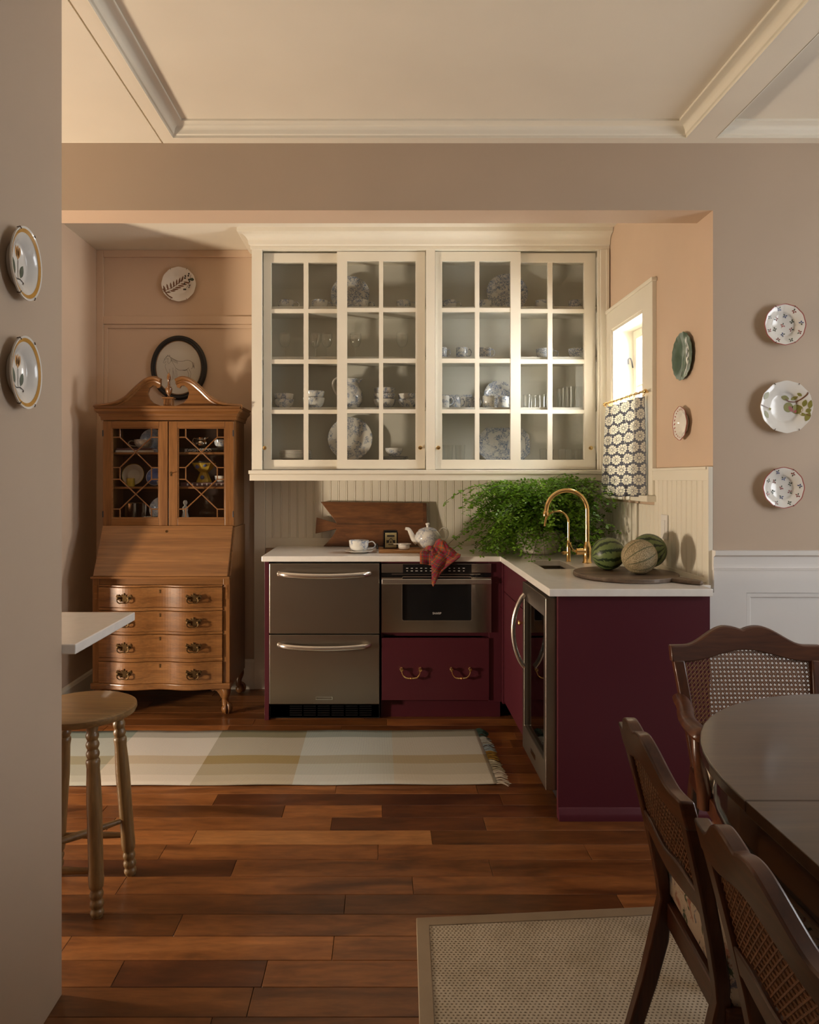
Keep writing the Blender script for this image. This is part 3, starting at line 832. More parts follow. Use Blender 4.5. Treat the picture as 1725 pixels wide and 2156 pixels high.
MB().ring([(px_ + (.003 if px_ > .3 else -.003), pz_ + (.003 if pz_ > .68 else -.003)) for px_, pz_ in rc], rc, YD - .0165, YD - .0135).build('window_bezel', M['handle'], door, w=True)
MB().box(.11, .493, YD - .004, YD + .01, .558, .80).build('window', M['black'], mw, w=True)
MB().box(.135, .468, YD - .0055, YD - .0042, .585, .765).build('window_screen', M['black'], mw, w=True)
MB().box(X0, X1, YD - .030, YD - .0165, .760, .790).build('handle_lip', M['handle'], mw, w=True, bevel=.004)
def text(name, body, size, loc, rot, mat, parent, extr=.0003):
    c = bpy.data.curves.new(name, 'FONT'); c.body = body; c.size = size; c.extrude = extr; c.align_x = 'CENTER'
    o = bpy.data.objects.new(name, c); COL.objects.link(o); c.materials.append(mat)
    dg = bpy.context.evaluated_depsgraph_get(); me_ = bpy.data.meshes.new_from_object(o.evaluated_get(dg))
    bpy.data.objects.remove(o); o = bpy.data.objects.new(name, me_); COL.objects.link(o); o['kind'] = 'stuff'
    l = WL.get(parent.name, (0, 0, 0))
    o.parent = parent; o.location = (loc[0] - l[0], loc[1] - l[1], loc[2] - l[2]); o.rotation_euler = rot
    return o
text('lettering', 'SHARP', .0165, (.302, YD - .006, .590), (pi / 2, 0, 0), M['print_light'], mw)

# ---- peninsula cabinets
pn = thing('peninsula_panel', 'wide flat burgundy end panel of the peninsula with a base moulding', 'panel', (.99, 2.83, 0))
MB().box(.692, XE, YP + .027, YP + .047, 0, ZT).build('panel', M['burgundy'], pn, w=True, bevel=.003)
MB().prism([(YP + .027, 0), (YP + .010, 0), (YP + .010, .018), (YP + .013, .030), (YP + .020, .036), (YP + .022, .044), (YP + .027, .048)], .694, XE, 'x').build('base_moulding', M['burgundy'], pn, w=True, smooth=True)
MB().box(XE - .02, XE, YP + .047, YH0 - .016, 0, ZT).build('return_panel', M['burgundy'], pn, w=True)
sc = thing('sink_cabinet', 'burgundy sink base cabinet between the corner and the wine cooler', 'cabinet', (1.0, 3.63, 0))
MB().box(.690, XE, 3.33, 3.345, .1, ZT).box(.690, XE, 3.93, 3.945, .1, ZT).box(.690, 1.28, 3.345, 3.93, .10, .115).build('body', M['burgundy'], sc, w=True)
MB().box(.664, .69, 3.94, YD + .003, .1, ZT).build('corner_filler', M['burgundy'], sc, w=True)
MB().box(.672, .690, 3.335, 3.938, .722, ZT - .002).build('false_front', M['burgundy'], sc, w=True, bevel=.002)
cd = MB().box(.672, .690, 3.335, 3.938, .112, .718).build('door', M['burgundy'], sc, w=True, bevel=.002)
MB().lathe([(0, 0), (.005, 0), (.005, .012), (.012, .018), (.013, .024), (.009, .029), (0, .03)], 14).xf(Matrix.Translation((.672, 3.39, .66)) @ Matrix.Rotation(-pi / 2, 4, 'Y')).build('knob', M['brass'], cd, w=True, smooth=True)
MB().box(.735, .75, 3.335, 3.94, 0, .10).build('toe_kick', M['burgundy'], sc, w=True)

# ---- wine cooler in the peninsula
wc = thing('wine_cooler', 'stainless steel wine cooler with glass door and bowed lens-shaped handle', 'wine cooler', (.98, 3.08, 0))
y0, y1 = 2.848, 3.318
b = MB().box(.700, 1.26, y0, y0 + .02, .08, .868).box(.700, 1.26, y1 - .02, y1, .08, .868).box(1.24, 1.26, y0 + .02, y1 - .02, .08, .868).box(.700, 1.24, y0 + .02, y1 - .02, .08, .10).box(.700, 1.24, y0 + .02, y1 - .02, .848, .868)
b.build('body', M['black_matte'], wc, w=True)
MB().box(.73, .745, y0, y1, .005, .08).build('grille', M['black_matte'], wc, w=True)
cdo = MB().ring([(y0, .100), (y1, .100), (y1, .868), (y0, .868)], [(y0 + .035, .21), (y1 - .035, .21), (y1 - .035, .79), (y0 + .035, .79)], .652, .698, 'x').build('door', M['steel'], wc, w=True, bevel=.003)
MB().box(.668, .672, y0 + .033, y1 - .033, .208, .792).build('glass', M['dark_glass'], cdo, w=True)
for s_ in (0, 1):
    pts = []
    for q in range(21):
        u = -1 + 2 * q / 20
        pts.append((.652 - .006 - .052 * (1 - u * u) ** .8, y1 - .075 + (-.0 if s_ == 0 else -.0) , .655 + .165 * u))
    if s_ == 0:
        MB().tube(pts, .011, 10).build('handle', M['handle'], cdo, w=True, smooth=True)
MB().box(.6495, .6515, y0 + .19, y0 + .28, .145, .165).build('badge', M['steel_smooth'], cdo, w=True)
for i in range(5):
    sz_ = .19 + i * .12
    sh = MB().box(.705, 1.20, y0 + .03, y1 - .03, sz_, sz_ + .006).build('rack', M['black_matte'], wc, w=True)
    MB().box(.700, .716, y0 + .03, y1 - .03, sz_ - .006, sz_ + .022).build('rack_front', M['tray'], sh, w=True)

# ---- breakfast counter beyond the partition
tag(MB().box(-1.55, -.803, 1.864, 2.31, CZ - .027, CZ).build('breakfast_counter', M['counter'], bevel=.003), 'white counter slab projecting beside the left partition above the stool', 'counter')

# ================================================================== UPPER CABINET
YC = 4.22                     # face-frame plane
uc = thing('wall_cabinet', 'cream wall cabinet with crown moulding and sliding glazed doors', 'cabinet', (.28, YW, 1.33))
UX0, UX1, UZ0, UZ1 = -.776, KX1 - .006, 1.395, 2.70
b = MB().box(UX0, UX0 + .02, YC + .02, YW - .012, 1.36, ZK - .03).box(UX1 - .02, UX1, YC + .02, YW - .012, 1.36, ZK - .03)
b.box(UX0, UX1, YC + .02, YW - .012, 1.36, UZ0).box(UX0, UX1, YC + .02, YW - .012, UZ1 + .01, UZ1 + .03)
b.build('carcass', M['cream'], uc, w=True)
MB().box(UX0 + .02, UX1 - .02, YW - .02, YW - .012, UZ0, UZ1 + .01).build('back_board', M['cab_in'], uc, w=True)
MB().box(.262, .284, YC + .07, YW - .02, UZ0, UZ1 + .01).build('divider', M['cab_in'], uc, w=True)
ff = grid_boxes(MB(), 'y', YC, YC + .022, UX0, UX1, 1.36, ZK - .004, [(-.716, .257, UZ0 + .002, UZ1), (.311, 1.277, UZ0 + .002, UZ1)])
ff.build('face_frame', M['cream'], uc, w=True)
MB().box(UX0 - .010, UX1, YC - .016, YC + .02, 1.333, 1.372).box(UX0 - .016, UX1, YC - .022, YC + .02, 1.372, 1.394).build('bottom_rail', M['cream'], uc, w=True, bevel=.003)
MB().box(UX0 + .005, UX1, YC + .03, YW - .012, 1.352, 1.36).build('underside', M['cream'], uc, w=True)
cr = [(.0, 2.70), (.006, 2.70), (.008, 2.715), (.006, 2.722), (.016, 2.728), (.018, 2.738)]
cr += [(.018 + .05 * (1 - cos(a)), 2.738 + .045 * sin(a)) for a in [pi / 2 * i / 6 for i in range(1, 7)]]
cr += [(.074, 2.786), (.074, ZK), (.0, ZK)]
MB().sweep([(UX1 + .003, YC), (UX0, YC), (UX0, YW - .02)], [(-o_, z_) for o_, z_ in cr]).build('crown_moulding', M['cream'], uc, w=True, smooth=True, ang=25)
MB().box(UX1 - .052, UX1, YC - .012, YC, 1.396, 2.70).box(UX1 - .02, UX1, YC - .018, YC - .012, 1.396, 2.70).build('scribe_moulding', M['cream'], uc, w=True, bevel=.003)
SZ = [2.368, 2.064, 1.758]
MB().box(UX0 + .02, UX1 - .02, YC + .078, YW - .02, UZ0, 1.455).build('floor_board', M['cab_in'], uc, w=True, bevel=.002)
for z_ in SZ:
    MB().box(UX0 + .02, .262, YC + .085, YW - .02, z_, z_ + .018).build('shelf', M['cab_in'], uc, w=True, bevel=.002)
    MB().box(.284, UX1 - .02, YC + .085, YW - .02, z_, z_ + .018).build('shelf', M['cab_in'], uc, w=True, bevel=.002)
ROWZ = [(2.640, 2.362), (2.338, 2.060), (2.034, 1.758), (1.734, 1.458)]
def slider(x0, x1, cols, y0, knobx):
    """sliding door: frame and muntins as bars, eight panes, one brass knob"""
    d = empty_part('sliding_door', uc, (0, 0, 0)); WL[d.name] = WL[uc.name]
    zt, zb = UZ1 - .004, UZ0 + .006
    fr_ = MB().box(x0, cols[0][0], y0, y0 + .026, zb, zt).box(cols[1][1], x1, y0, y0 + .026, zb, zt)
    fr_.box(cols[0][0], cols[1][1], y0, y0 + .026, ROWZ[0][0], zt).box(cols[0][0], cols[1][1], y0, y0 + .026, zb, ROWZ[3][1])
    fr_.build('frame', M['cream'], d, w=True)
    MB().box(cols[0][1], cols[1][0], y0 + .002, y0 + .024, ROWZ[3][1], ROWZ[0][0]).build('muntin', M['cream'], d, w=True)
    for a_, b_ in zip(ROWZ[:-1], ROWZ[1:]):
        for c_ in cols:
            MB().box(c_[0], c_[1], y0 + .002, y0 + .024, b_[0], a_[1]).build('muntin', M['cream'], d, w=True)
    for (t_, b_) in ROWZ:
        for c_ in cols:
            MB().box(c_[0], c_[1], y0 + .012, y0 + .014, b_, t_).build('pane', M['glass'], d, w=True)
    MB().lathe([(0, 0), (.009, 0), (.009, .002), (.004, .004), (.004, .010), (.0105, .014), (.0125, .020), (.010, .026), (0, .029)], 16).xf(Matrix.Translation((knobx, y0, 1.528)) @ Matrix.Rotation(pi / 2, 4, 'X')).build('knob', M['brass'], d, w=True, smooth=True)
    return d
YF1, YF2 = YC + .020, YC + .048        # front and rear tracks
slider(-.272, .252, [(-.212, -.022), (.003, .196)], YF1, .223)
slider(-.714, -.226, [(-.668, -.474), (-.446, -.262)], YF2, -.705)
slider(.314, .822, [(.354, .550), (.576, .762)], YF1, .330)
slider(.770, 1.275, [(.826, .990), (1.018, 1.208)], YF2, 1.243)

# ================================================================== CROCKERY
def cup_parts(t, mat, r=.045, h=.055, handle=True, hx=1, wall=.003, shape='cup'):
    if shape == 'cup': pr = [(0, .004), (.5, .0), (.52, .03), (.80, .22), (.95, .55), (1.0, 1.0)]
    elif shape == 'mug': pr = [(0, .01), (.93, .0), (1.0, .04), (1.0, 1.0)]
    else: pr = [(0, .004), (.45, .0), (.50, .06), (.78, .30), (.93, .62), (1.0, 1.0)]
    out = [(a * r, b_ * h) for a, b_ in pr]
    inn = [(max(0, a * r - wall), max(b_ * h, .006)) for a, b_ in pr[::-1]]
    inn[-1] = (0, .006)
    MB().lathe(out + inn, 28).build('body', mat, t, smooth=True, ang=50)
    if handle:
        pts = bez([(hx * r * .93, 0, h * .82), (hx * r * 1.35, 0, h * .88), (hx * r * 1.62, 0, h * .62), (hx * r * 1.42, 0, h * .34), (hx * r * .80, 0, h * .24)], 5)
        MB().tube(pts, .0035, 8).build('handle', mat, t, smooth=True)
def cup(label, loc, r=.05, h=.055, mat='bluewhite', hx=1, shape='cup', group='cups in the wall cabinet', handle=True, name='teacup', cat='cup', rz=0):
    t = thing(name, label, cat, loc, (0, 0, rz), group); cup_parts(t, M[mat], r, h, handle, hx, shape=shape); return t
def plate_prof(R, d=.022):
    return [(0, .004), (.50 * R, .004), (.58 * R, .007), (.64 * R, d * .62), (.97 * R, d), (R, d * 1.02), (R * .995, d * .86), (.66 * R, d * .42), (.60 * R, .0), (.45 * R, .0), (.43 * R, .002), (0, .002)]
def plate_front(R, rr, d=.022):
    pr = plate_prof(R, d)[:5]
    for (r0, z0), (r1, z1) in zip(pr[:-1], pr[1:]):
        if rr <= r1: return z0 + (z1 - z0) * (rr - r0) / max(1e-9, r1 - r0)
    return pr[-1][1]
def plate(name, label, R, loc, rot, mat, group=None, d=.022, wave=None, sc=None, rim=None, cat='plate', seg=56):
    t = thing(name, label, cat, loc, rot, group)
    if sc: t.scale = sc
    MB().lathe(plate_prof(R, d), seg, wave=wave).build('dish', mat, t, smooth=True, ang=50)
    if rim:
        MB().lathe([(R * .965, d * 1.0), (R * 1.002, d * 1.06), (R * 1.002, d * .88), (R * .99, d * .86)], seg, wave=wave).build('rim_band', rim, t, smooth=True)
    return t
def standing(tilt=12):                 # plate leaning on the cabinet back, facing the room
    return (pi / 2 - radians(tilt), 0, 0)
Z1, Z2, Z3, Z4 = [z_ + .018 for z_ in SZ] + [1.4555]
# top shelf: teacups in front, a plate leaning behind on each side
for lab, x_, hx in (('first blue and white teacup from the left on the top shelf', -.600, 1), ('second teacup from the left on the top cabinet shelf', -.390, 1),
                    ('teacup in front of the left leaning plate on the top shelf', -.134, 1), ('teacup at the right end of the left top shelf', .130, 1),
                    ('teacup at the left end of the right top shelf', .415, 1), ('second teacup on the right top shelf, left of the plate', .636, -1),
                    ('teacup in front of the right leaning plate on the top shelf', .800, 1), ('fourth teacup on the right top shelf behind the rear door', .990, 1),
                    ('last teacup at the right end of the top shelf', 1.195, 1)):
    cup(lab, (x_, 4.41, Z1), .050 if x_ < 0 else .044, .058, 'bluewhite', hx)
plate('dinner_plate', 'blue and white plate leaning on the left part of the top cabinet shelf', .122, (-.205, 4.507, Z1 + .118), standing(), M['bluewhite_d'], 'plates standing in the wall cabinet')
plate('dinner_plate', 'blue and white plate leaning on the right part of the top cabinet shelf', .130, (.785, 4.507, Z1 + .126), standing(), M['bluewhite_d'], 'plates standing in the wall cabinet')
# second shelf
def wineglass(label, loc):
    t = thing('wine_glass', label, 'glass', loc, group='stemmed glasses on the second shelf')
    MB().lathe([(0, .0), (.032, .0), (.031, .002), (.006, .006), (.004, .012), (.004, .065), (.007, .072)], 24).build('stem', M['crystal'], t, smooth=True)
    MB().lathe([(.004, .070), (.022, .080), (.034, .105), (.037, .130), (.034, .160), (.033, .160), (.0358, .130), (.0328, .106), (.021, .082), (0, .073)], 24).build('bowl', M['crystal'], t, smooth=True)
for lab, x_ in (('wine glass behind the leftmost pane of the second shelf', -.605), ('second wine glass from the left on the second shelf', -.415), ('third wine glass from the left on the second shelf', -.345),
                ('wine glass right of the door overlap on the second shelf', -.168), ('wine glass at the right end of the left second shelf', .120)):
    wineglass(lab, (x_, 4.40, Z2))
for lab, x_, shp, r_ in (('mug half hidden at the left of the right second shelf', .360, 'mug', .036), ('second mug on the right second shelf', .490, 'mug', .036), ('third mug on the right second shelf', .632, 'mug', .036),
                         ('wide teacup behind the rear door on the second shelf', 1.0, 'cup', .052), ('teacup at the right end of the second shelf', 1.20, 'cup', .052)):
    cup(lab, (x_, 4.40, Z2), r_, .070 if shp == 'mug' else .062, 'bluewhite_d', 1, shp)
# third shelf
def bowl(label, loc, r=.062, h=.052, mat='bluewhite', group='bowls in the wall cabinet'):
    t = thing('bowl', label, 'bowl', loc, group=group); cup_parts(t, M[mat], r, h, False, shape='bowl'); return t
for nm, x_, r_, h_, n_ in (('small stack at the left end', -.610, .062, .056, 2), ('taller stack beside the jug', -.425, .068, .066, 2), ('stack right of the jug', .012, .070, .056, 3), ('stack at the right end', .155, .062, .056, 2)):
    for k_ in range(n_):
        pos = {0: 'bottom', n_ - 1: 'top'}.get(k_, 'middle')
        bowl('blue and white bowl, %s of the %s, third shelf' % (pos, nm), (x_, 4.40, Z3 + k_ * h_ * .62), r_ * (1 - .03 * k_), h_)
jug = thing('jug', 'tall blue and white pitcher with a looped handle on the third shelf', 'jug', (-.200, 4.42, Z3))
MB().lathe([(0, .004), (.050, 0), (.052, .006), (.070, .04), (.078, .075), (.074, .105), (.056, .135), (.047, .150), (.048, .165), (.056, .185), (.053, .185), (.045, .165), (.044, .150), (.053, .133), (.07, .104), (.074, .075), (.066, .04), (.045, .01), (0, .01)], 32, wave=lambda a, r: 1 + (.35 * max(0, cos(a)) ** 8 if False else 0)).build('body', M['bluewhite'], jug, smooth=True, ang=60)
MB().prism([(-.02, .165), (0.0, .150), (.034, .188), (.010, .186)], -.016, .016, 'y').xf(Matrix.Translation((.044, 0, 0))).build('spout', M['bluewhite_d'], jug, bevel=.004)
MB().tube(bez([(-.046, 0, .172), (-.075, 0, .196), (-.105, 0, .175), (-.108, 0, .135), (-.085, 0, .09), (-.070, 0, .070)], 6), .0055, 8).build('handle', M['porcelain'], jug, smooth=True)
pl = thing('platter', 'rectangular white platter with blue rim standing behind the mugs', 'platter', (.47, 4.53, Z3), (radians(-8), 0, 0))
MB().box(-.100, .100, -.008, 0, 0, .102).build('dish', M['porcelain'], pl, bevel=.003)
MB().ring([(-.1, 0.0), (.1, 0.0), (.1, .102), (-.1, .102)], [(-.088, .012), (.088, .012), (.088, .090), (-.088, .090)], -.0095, -.0079).build('rim_band', M['bluewhite_d'], pl)
plate('dessert_plate', 'small blue plate leaning behind a mug on the third shelf', .095, (.735, 4.52, Z3 + .092), standing(8), M['bluewhite_d'], 'plates standing in the wall cabinet')
for lab, x_, y_, hx in (('white and blue mug at the left end of the right third shelf', .372, 4.36, 1), ('dark patterned mug in front of the rectangular platter', .450, 4.43, 1), ('dark patterned mug right of centre before the platter', .552, 4.43, 1),
                        ('mug with a large handle in front of the small blue plate', .648, 4.36, 1), ('mug partly behind the door stile on the third shelf', .745, 4.40, -1)):
    cup(lab, (x_, y_, Z3), .036, .074, 'bluewhite_d' if 'dark' in lab else 'bluewhite', hx, 'mug', 'cups in the wall cabinet', True, 'mug', 'mug')
def tumbler(label, loc, r, h, grp):
    t = thing('tumbler', label, 'glass', loc, group=grp)
    MB().lathe([(0, .0), (r * .86, 0), (r, h), (r - .0015, h), (r * .86 - .001, .008), (0, .008)], 24).build('tumbler_body', M['crystal'], t, smooth=True, ang=50)
for k_, (x_, y_) in enumerate(((.885, 4.36), (.935, 4.42), (.975, 4.36), (1.03, 4.42))):
    tumbler('short clear tumbler on the third shelf, number %s from the left' % ['one', 'two', 'three', 'four'][k_], (x_, y_, Z3), .027, .082, 'short tumblers on the third shelf')
for k_, (x_, y_) in enumerate(((1.115, 4.44), (1.145, 4.37), (1.19, 4.43), (1.215, 4.36))):
    tumbler('tall clear tumbler at the right of the third shelf, number %s from the left' % ['one', 'two', 'three', 'four'][k_], (x_, y_, Z3), .030, .132, 'tall tumblers on the third shelf')
# bottom shelf
for k_ in range(8):
    plate('side_plate', 'white side plate in the flat stack on the bottom cabinet shelf, layer %s' % ['one', 'two', 'three', 'four', 'five', 'six', 'seven', 'eight'][k_], .100, (-.540, 4.40, Z4 + k_ * .0068), (0, 0, 0), M['porcelain'], 'flat stack of side plates', d=.013)
plate('dinner_plate', 'large blue and white plate leaning on the bottom cabinet shelf', .140, (-.205, 4.505, Z4 + .137), standing(), M['bluewhite'], 'plates standing in the wall cabinet')
for k_ in range(3):
    plate('side_plate', 'plate under the single bowl on the bottom shelf, %s of three' % ['lowest', 'middle', 'highest'][k_], .090, (.070, 4.40, Z4 + k_ * .0068), (0, 0, 0), M['bluefaint'], 'plates under the bowl', d=.013)
bowl('single blue and white bowl standing on plates, bottom shelf', (.070, 4.40, Z4 + .0275), .055, .050)
oc = thing('platter', 'large octagonal blue and white platter standing on the bottom cabinet shelf', 'platter', (.775, 4.535, Z4), (radians(-9), 0, 0))
def octo(w, h, c, z0=0): return [(-w + c, z0), (w - c, z0), (w, z0 + c), (w, z0 + h - c), (w - c, z0 + h), (-w + c, z0 + h), (-w, z0 + h - c), (-w, z0 + c)]
MB().prism(octo(.162, .215, .05), -.012, 0).build('dish', M['bluewhite'], oc, bevel=.003)
MB().ring(octo(.162, .215, .05), octo(.135, .161, .042, .027), -.0165, -.0115).build('rim_band', M['bluewhite_d'], oc, bevel=.002)
for k_, x_ in enumerate((.985, 1.035, 1.10, 1.15, 1.20)):
    tumbler('small juice glass on the bottom shelf, number %s from the left' % ['one', 'two', 'three', 'four', 'five'][k_], (x_, 4.37 + .04 * (k_ % 2), Z4), .023, .070, 'juice glasses on the bottom shelf')
for k_, x_ in enumerate((.400, .475)):
    tumbler('faceted tumbler at the %s of the right bottom shelf' % ['far left', 'left'][k_], (x_, 4.37, Z4), .032, .095, 'faceted tumblers on the bottom shelf')

# ================================================================== SECRETARY DESK
SX, SY = -1.262, 4.06            # centre, front plane of the drawers
se = thing('secretary_desk', 'maple secretary desk with slant front, serpentine drawers and glazed hutch', 'secretary', (SX, SY, 0))
W = .392; DEP = .44; HY = .14    # half width, depth, set-back of the hutch
def bulge(x):                    # serpentine front
    u = min(1, abs(x) / .335)
    return -.026 * (.5 - .5 * cos(2 * pi * u)) - .004 * (1 - u)
def serp(z0, z1, x0=-.352, x1=.352, off=0., n=44, depth=.02):
    b = MB(); xs_ = [x0 + (x1 - x0) * i / n for i in range(n + 1)]
    poly = [(x_, bulge(x_) - off) for x_ in xs_] + [(x_, depth) for x_ in (x1, x0)]
    return b.prism(poly, z0, z1, 'z')
sv, sw = M['secretary_v'], M['secretary']
# carcass: sides follow the slant
side = [(.012, .15), (DEP, .15), (DEP, 1.06), (HY, 1.06), (.012, .785)]
for x0, x1 in ((-W, -W + .022), (W - .022, W)):
    MB().prism(side, x0, x1, 'x').build('side', sv, se, bevel=.002)
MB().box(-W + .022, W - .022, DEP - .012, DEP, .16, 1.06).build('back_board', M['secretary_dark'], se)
MB().box(-W + .022, W - .022, HY, DEP - .012, 1.045, 1.06).build('desk_top', sw, se)
for x0, x1 in ((-W + .001, -.353), (.353, W - .001)):
    MB().box(x0, x1, -.004, .02, .165, .785).build('stile', sv, se, bevel=.002)
MB().box(-.352, .352, .0, .03, .742, .785).build('frieze_rail', sw, se)
for s_ in (-1, 1):
    MB().box(s_ * .372 - .009, s_ * .372 + .009, -.006, -.004, .66, .742).build('loper', sw, se, bevel=.002)
# slant lid
lid = MB(); 
q0, q1 = Vector((-.006, .784)), Vector((HY - .004, 1.062)); nrm = Vector((-(q1.y - q0.y), q1.x - q0.x)).normalized() * .018
lid.prism([(q0.x, q0.y), (q1.x, q1.y), (q1.x + nrm.x, q1.y + nrm.y), (q0.x + nrm.x, q0.y + nrm.y)], -W + .010, W - .010, 'x')
lid = lid.build('slant_lid', sw, se, bevel=.003)
MB().prism([(q0.x + nrm.x - .006, q0.y - .006), (q0.x + .02, q0.y - .006), (q0.x + .02, q0.y + .004), (q0.x + nrm.x - .006, q0.y + .006)], -W - .002, W + .002, 'x').build('lid_moulding', sw, se, bevel=.002)
kp = q0.lerp(q1, .88) + nrm * 1.03
MB().lathe([(0, 0), (.008, 0), (.008, .001), (0, .001)], 14).xf(Matrix.Translation((0, kp.x, kp.y)) @ Matrix.Rotation(radians(63), 4, 'X')).build('keyhole', M['dark_brass'], lid)
# drawers
DZ = [(.729, .616), (.594, .480), (.461, .331), (.307, .185)]
def bat_pull(parent, cx, cz):
    y_ = bulge(cx) - .0225
    half = [(0, .030), (.006, .018), (.016, .022), (.013, .012), (.027, .014), (.040, .022), (.046, .008), (.036, .004), (.040, -.006), (.028, -.010), (.020, -.020), (.008, -.016), (0, -.024)]
    poly = half + [(-a, b_) for a, b_ in half[::-1][1:-1]]
    MB().prism([(cx + a, cz + b_) for a, b_ in poly], y_ - .002, y_ + .006).build('back_plate', M['dark_brass'], parent, bevel=.0008)
    for s2 in (-1, 1):
        MB().lathe([(0, 0), (.007, 0), (.005, .006), (.006, .014), (.0075, .018), (0, .022)], 10).xf(Matrix.Translation((cx + s2 * .030, y_, cz + .002)) @ Matrix.Rotation(pi / 2, 4, 'X')).build('post', M['dark_brass'], parent, smooth=True)
    MB().tube(bez([(cx - .030, y_ - .017, cz + .002), (cx - .031, y_ - .020, cz - .014), (cx - .018, y_ - .021, cz - .024), (cx, y_ - .021, cz - .022), (cx + .018, y_ - .021, cz - .024), (cx + .031, y_ - .020, cz - .014), (cx + .030, y_ - .017, cz + .002)], 5), .0032, 7).build('bail', M['dark_brass'], parent, smooth=True)
for (zt, zb) in DZ:
    d = serp(zb, zt, off=.018).build('drawer', sw, se, bevel=.0025)
    for cx in (-.196, .196): bat_pull(d, cx, (zt + zb) / 2 - .002)
    ke = [(-.004, .010), (.004, .010), (.005, .004), (.003, .0), (.004, -.010), (-.004, -.010), (-.003, 0), (-.005, .004)]
    MB().prism([(a, b_ + zt - .022) for a, b_ in ke], -.0245, -.020).build('keyhole', M['dark_brass'], d)
for (zt, zb) in ((.742, .730), (.615, .595), (.479, .462), (.330, .308)):
    m_ = (zt + zb) / 2
    serp(zb + .001, zt - .001, off=.012).build('drawer_rail', sw, se, bevel=.002)
serp(.150, .184, -W - .006, W + .006, off=.022, depth=.05).build('base_moulding', sw, se, bevel=.006, seg=3)
# ball and claw feet
def foot(fx, fy, dirx, diry):
    pts = bez([(fx, fy, .155), (fx + dirx * .016, fy + diry * .016, .125), (fx + dirx * .006, fy + diry * .006, .085), (fx + dirx * .008, fy + diry * .008, .050)], 5)
    rr = [.034 + (.019 - .034) * min(1, i / 9) for i in range(len(pts))]
    f = MB().tube(pts, rr, 12).build('leg', sw, se, smooth=True)
    bx, by = fx + dirx * .016, fy + diry * .016
    MB().sphere((bx, by, .028), .028, 14, 8).build('ball', sw, f, smooth=True)
    for a in (-.75, 0, .75):
        ca = atan2(diry, dirx) + a
        MB().tube(bez([(bx - .006 * cos(ca), by - .006 * sin(ca), .068), (bx + .022 * cos(ca), by + .022 * sin(ca), .055), (bx + .030 * cos(ca), by + .030 * sin(ca), .030), (bx + .024 * cos(ca), by + .024 * sin(ca), .008)], 4), [.009] * 9 + [.007] * 2 + [.004] * 2, 7).build('claw', sw, f, smooth=True)
    if diry < 0:
        MB().prism([(fx - dirx * .02, .152), (fx - dirx * .12, .152), (fx - dirx * .115, .138), (fx - dirx * .095, .128), (fx - dirx * .08, .134), (fx - dirx * .06, .128), (fx - dirx * .04, .110), (fx - dirx * .02, .085)], fy - .012, fy + .012).build('knee_bracket', sw, f, fix=True)
for fx, fy, dx, dy in ((-.355, .030, -.7, -.7), (.355, .030, .7, -.7), (-.355, DEP - .04, -.7, .7), (.355, DEP - .04, .7, .7)): foot(fx, fy, dx, dy)
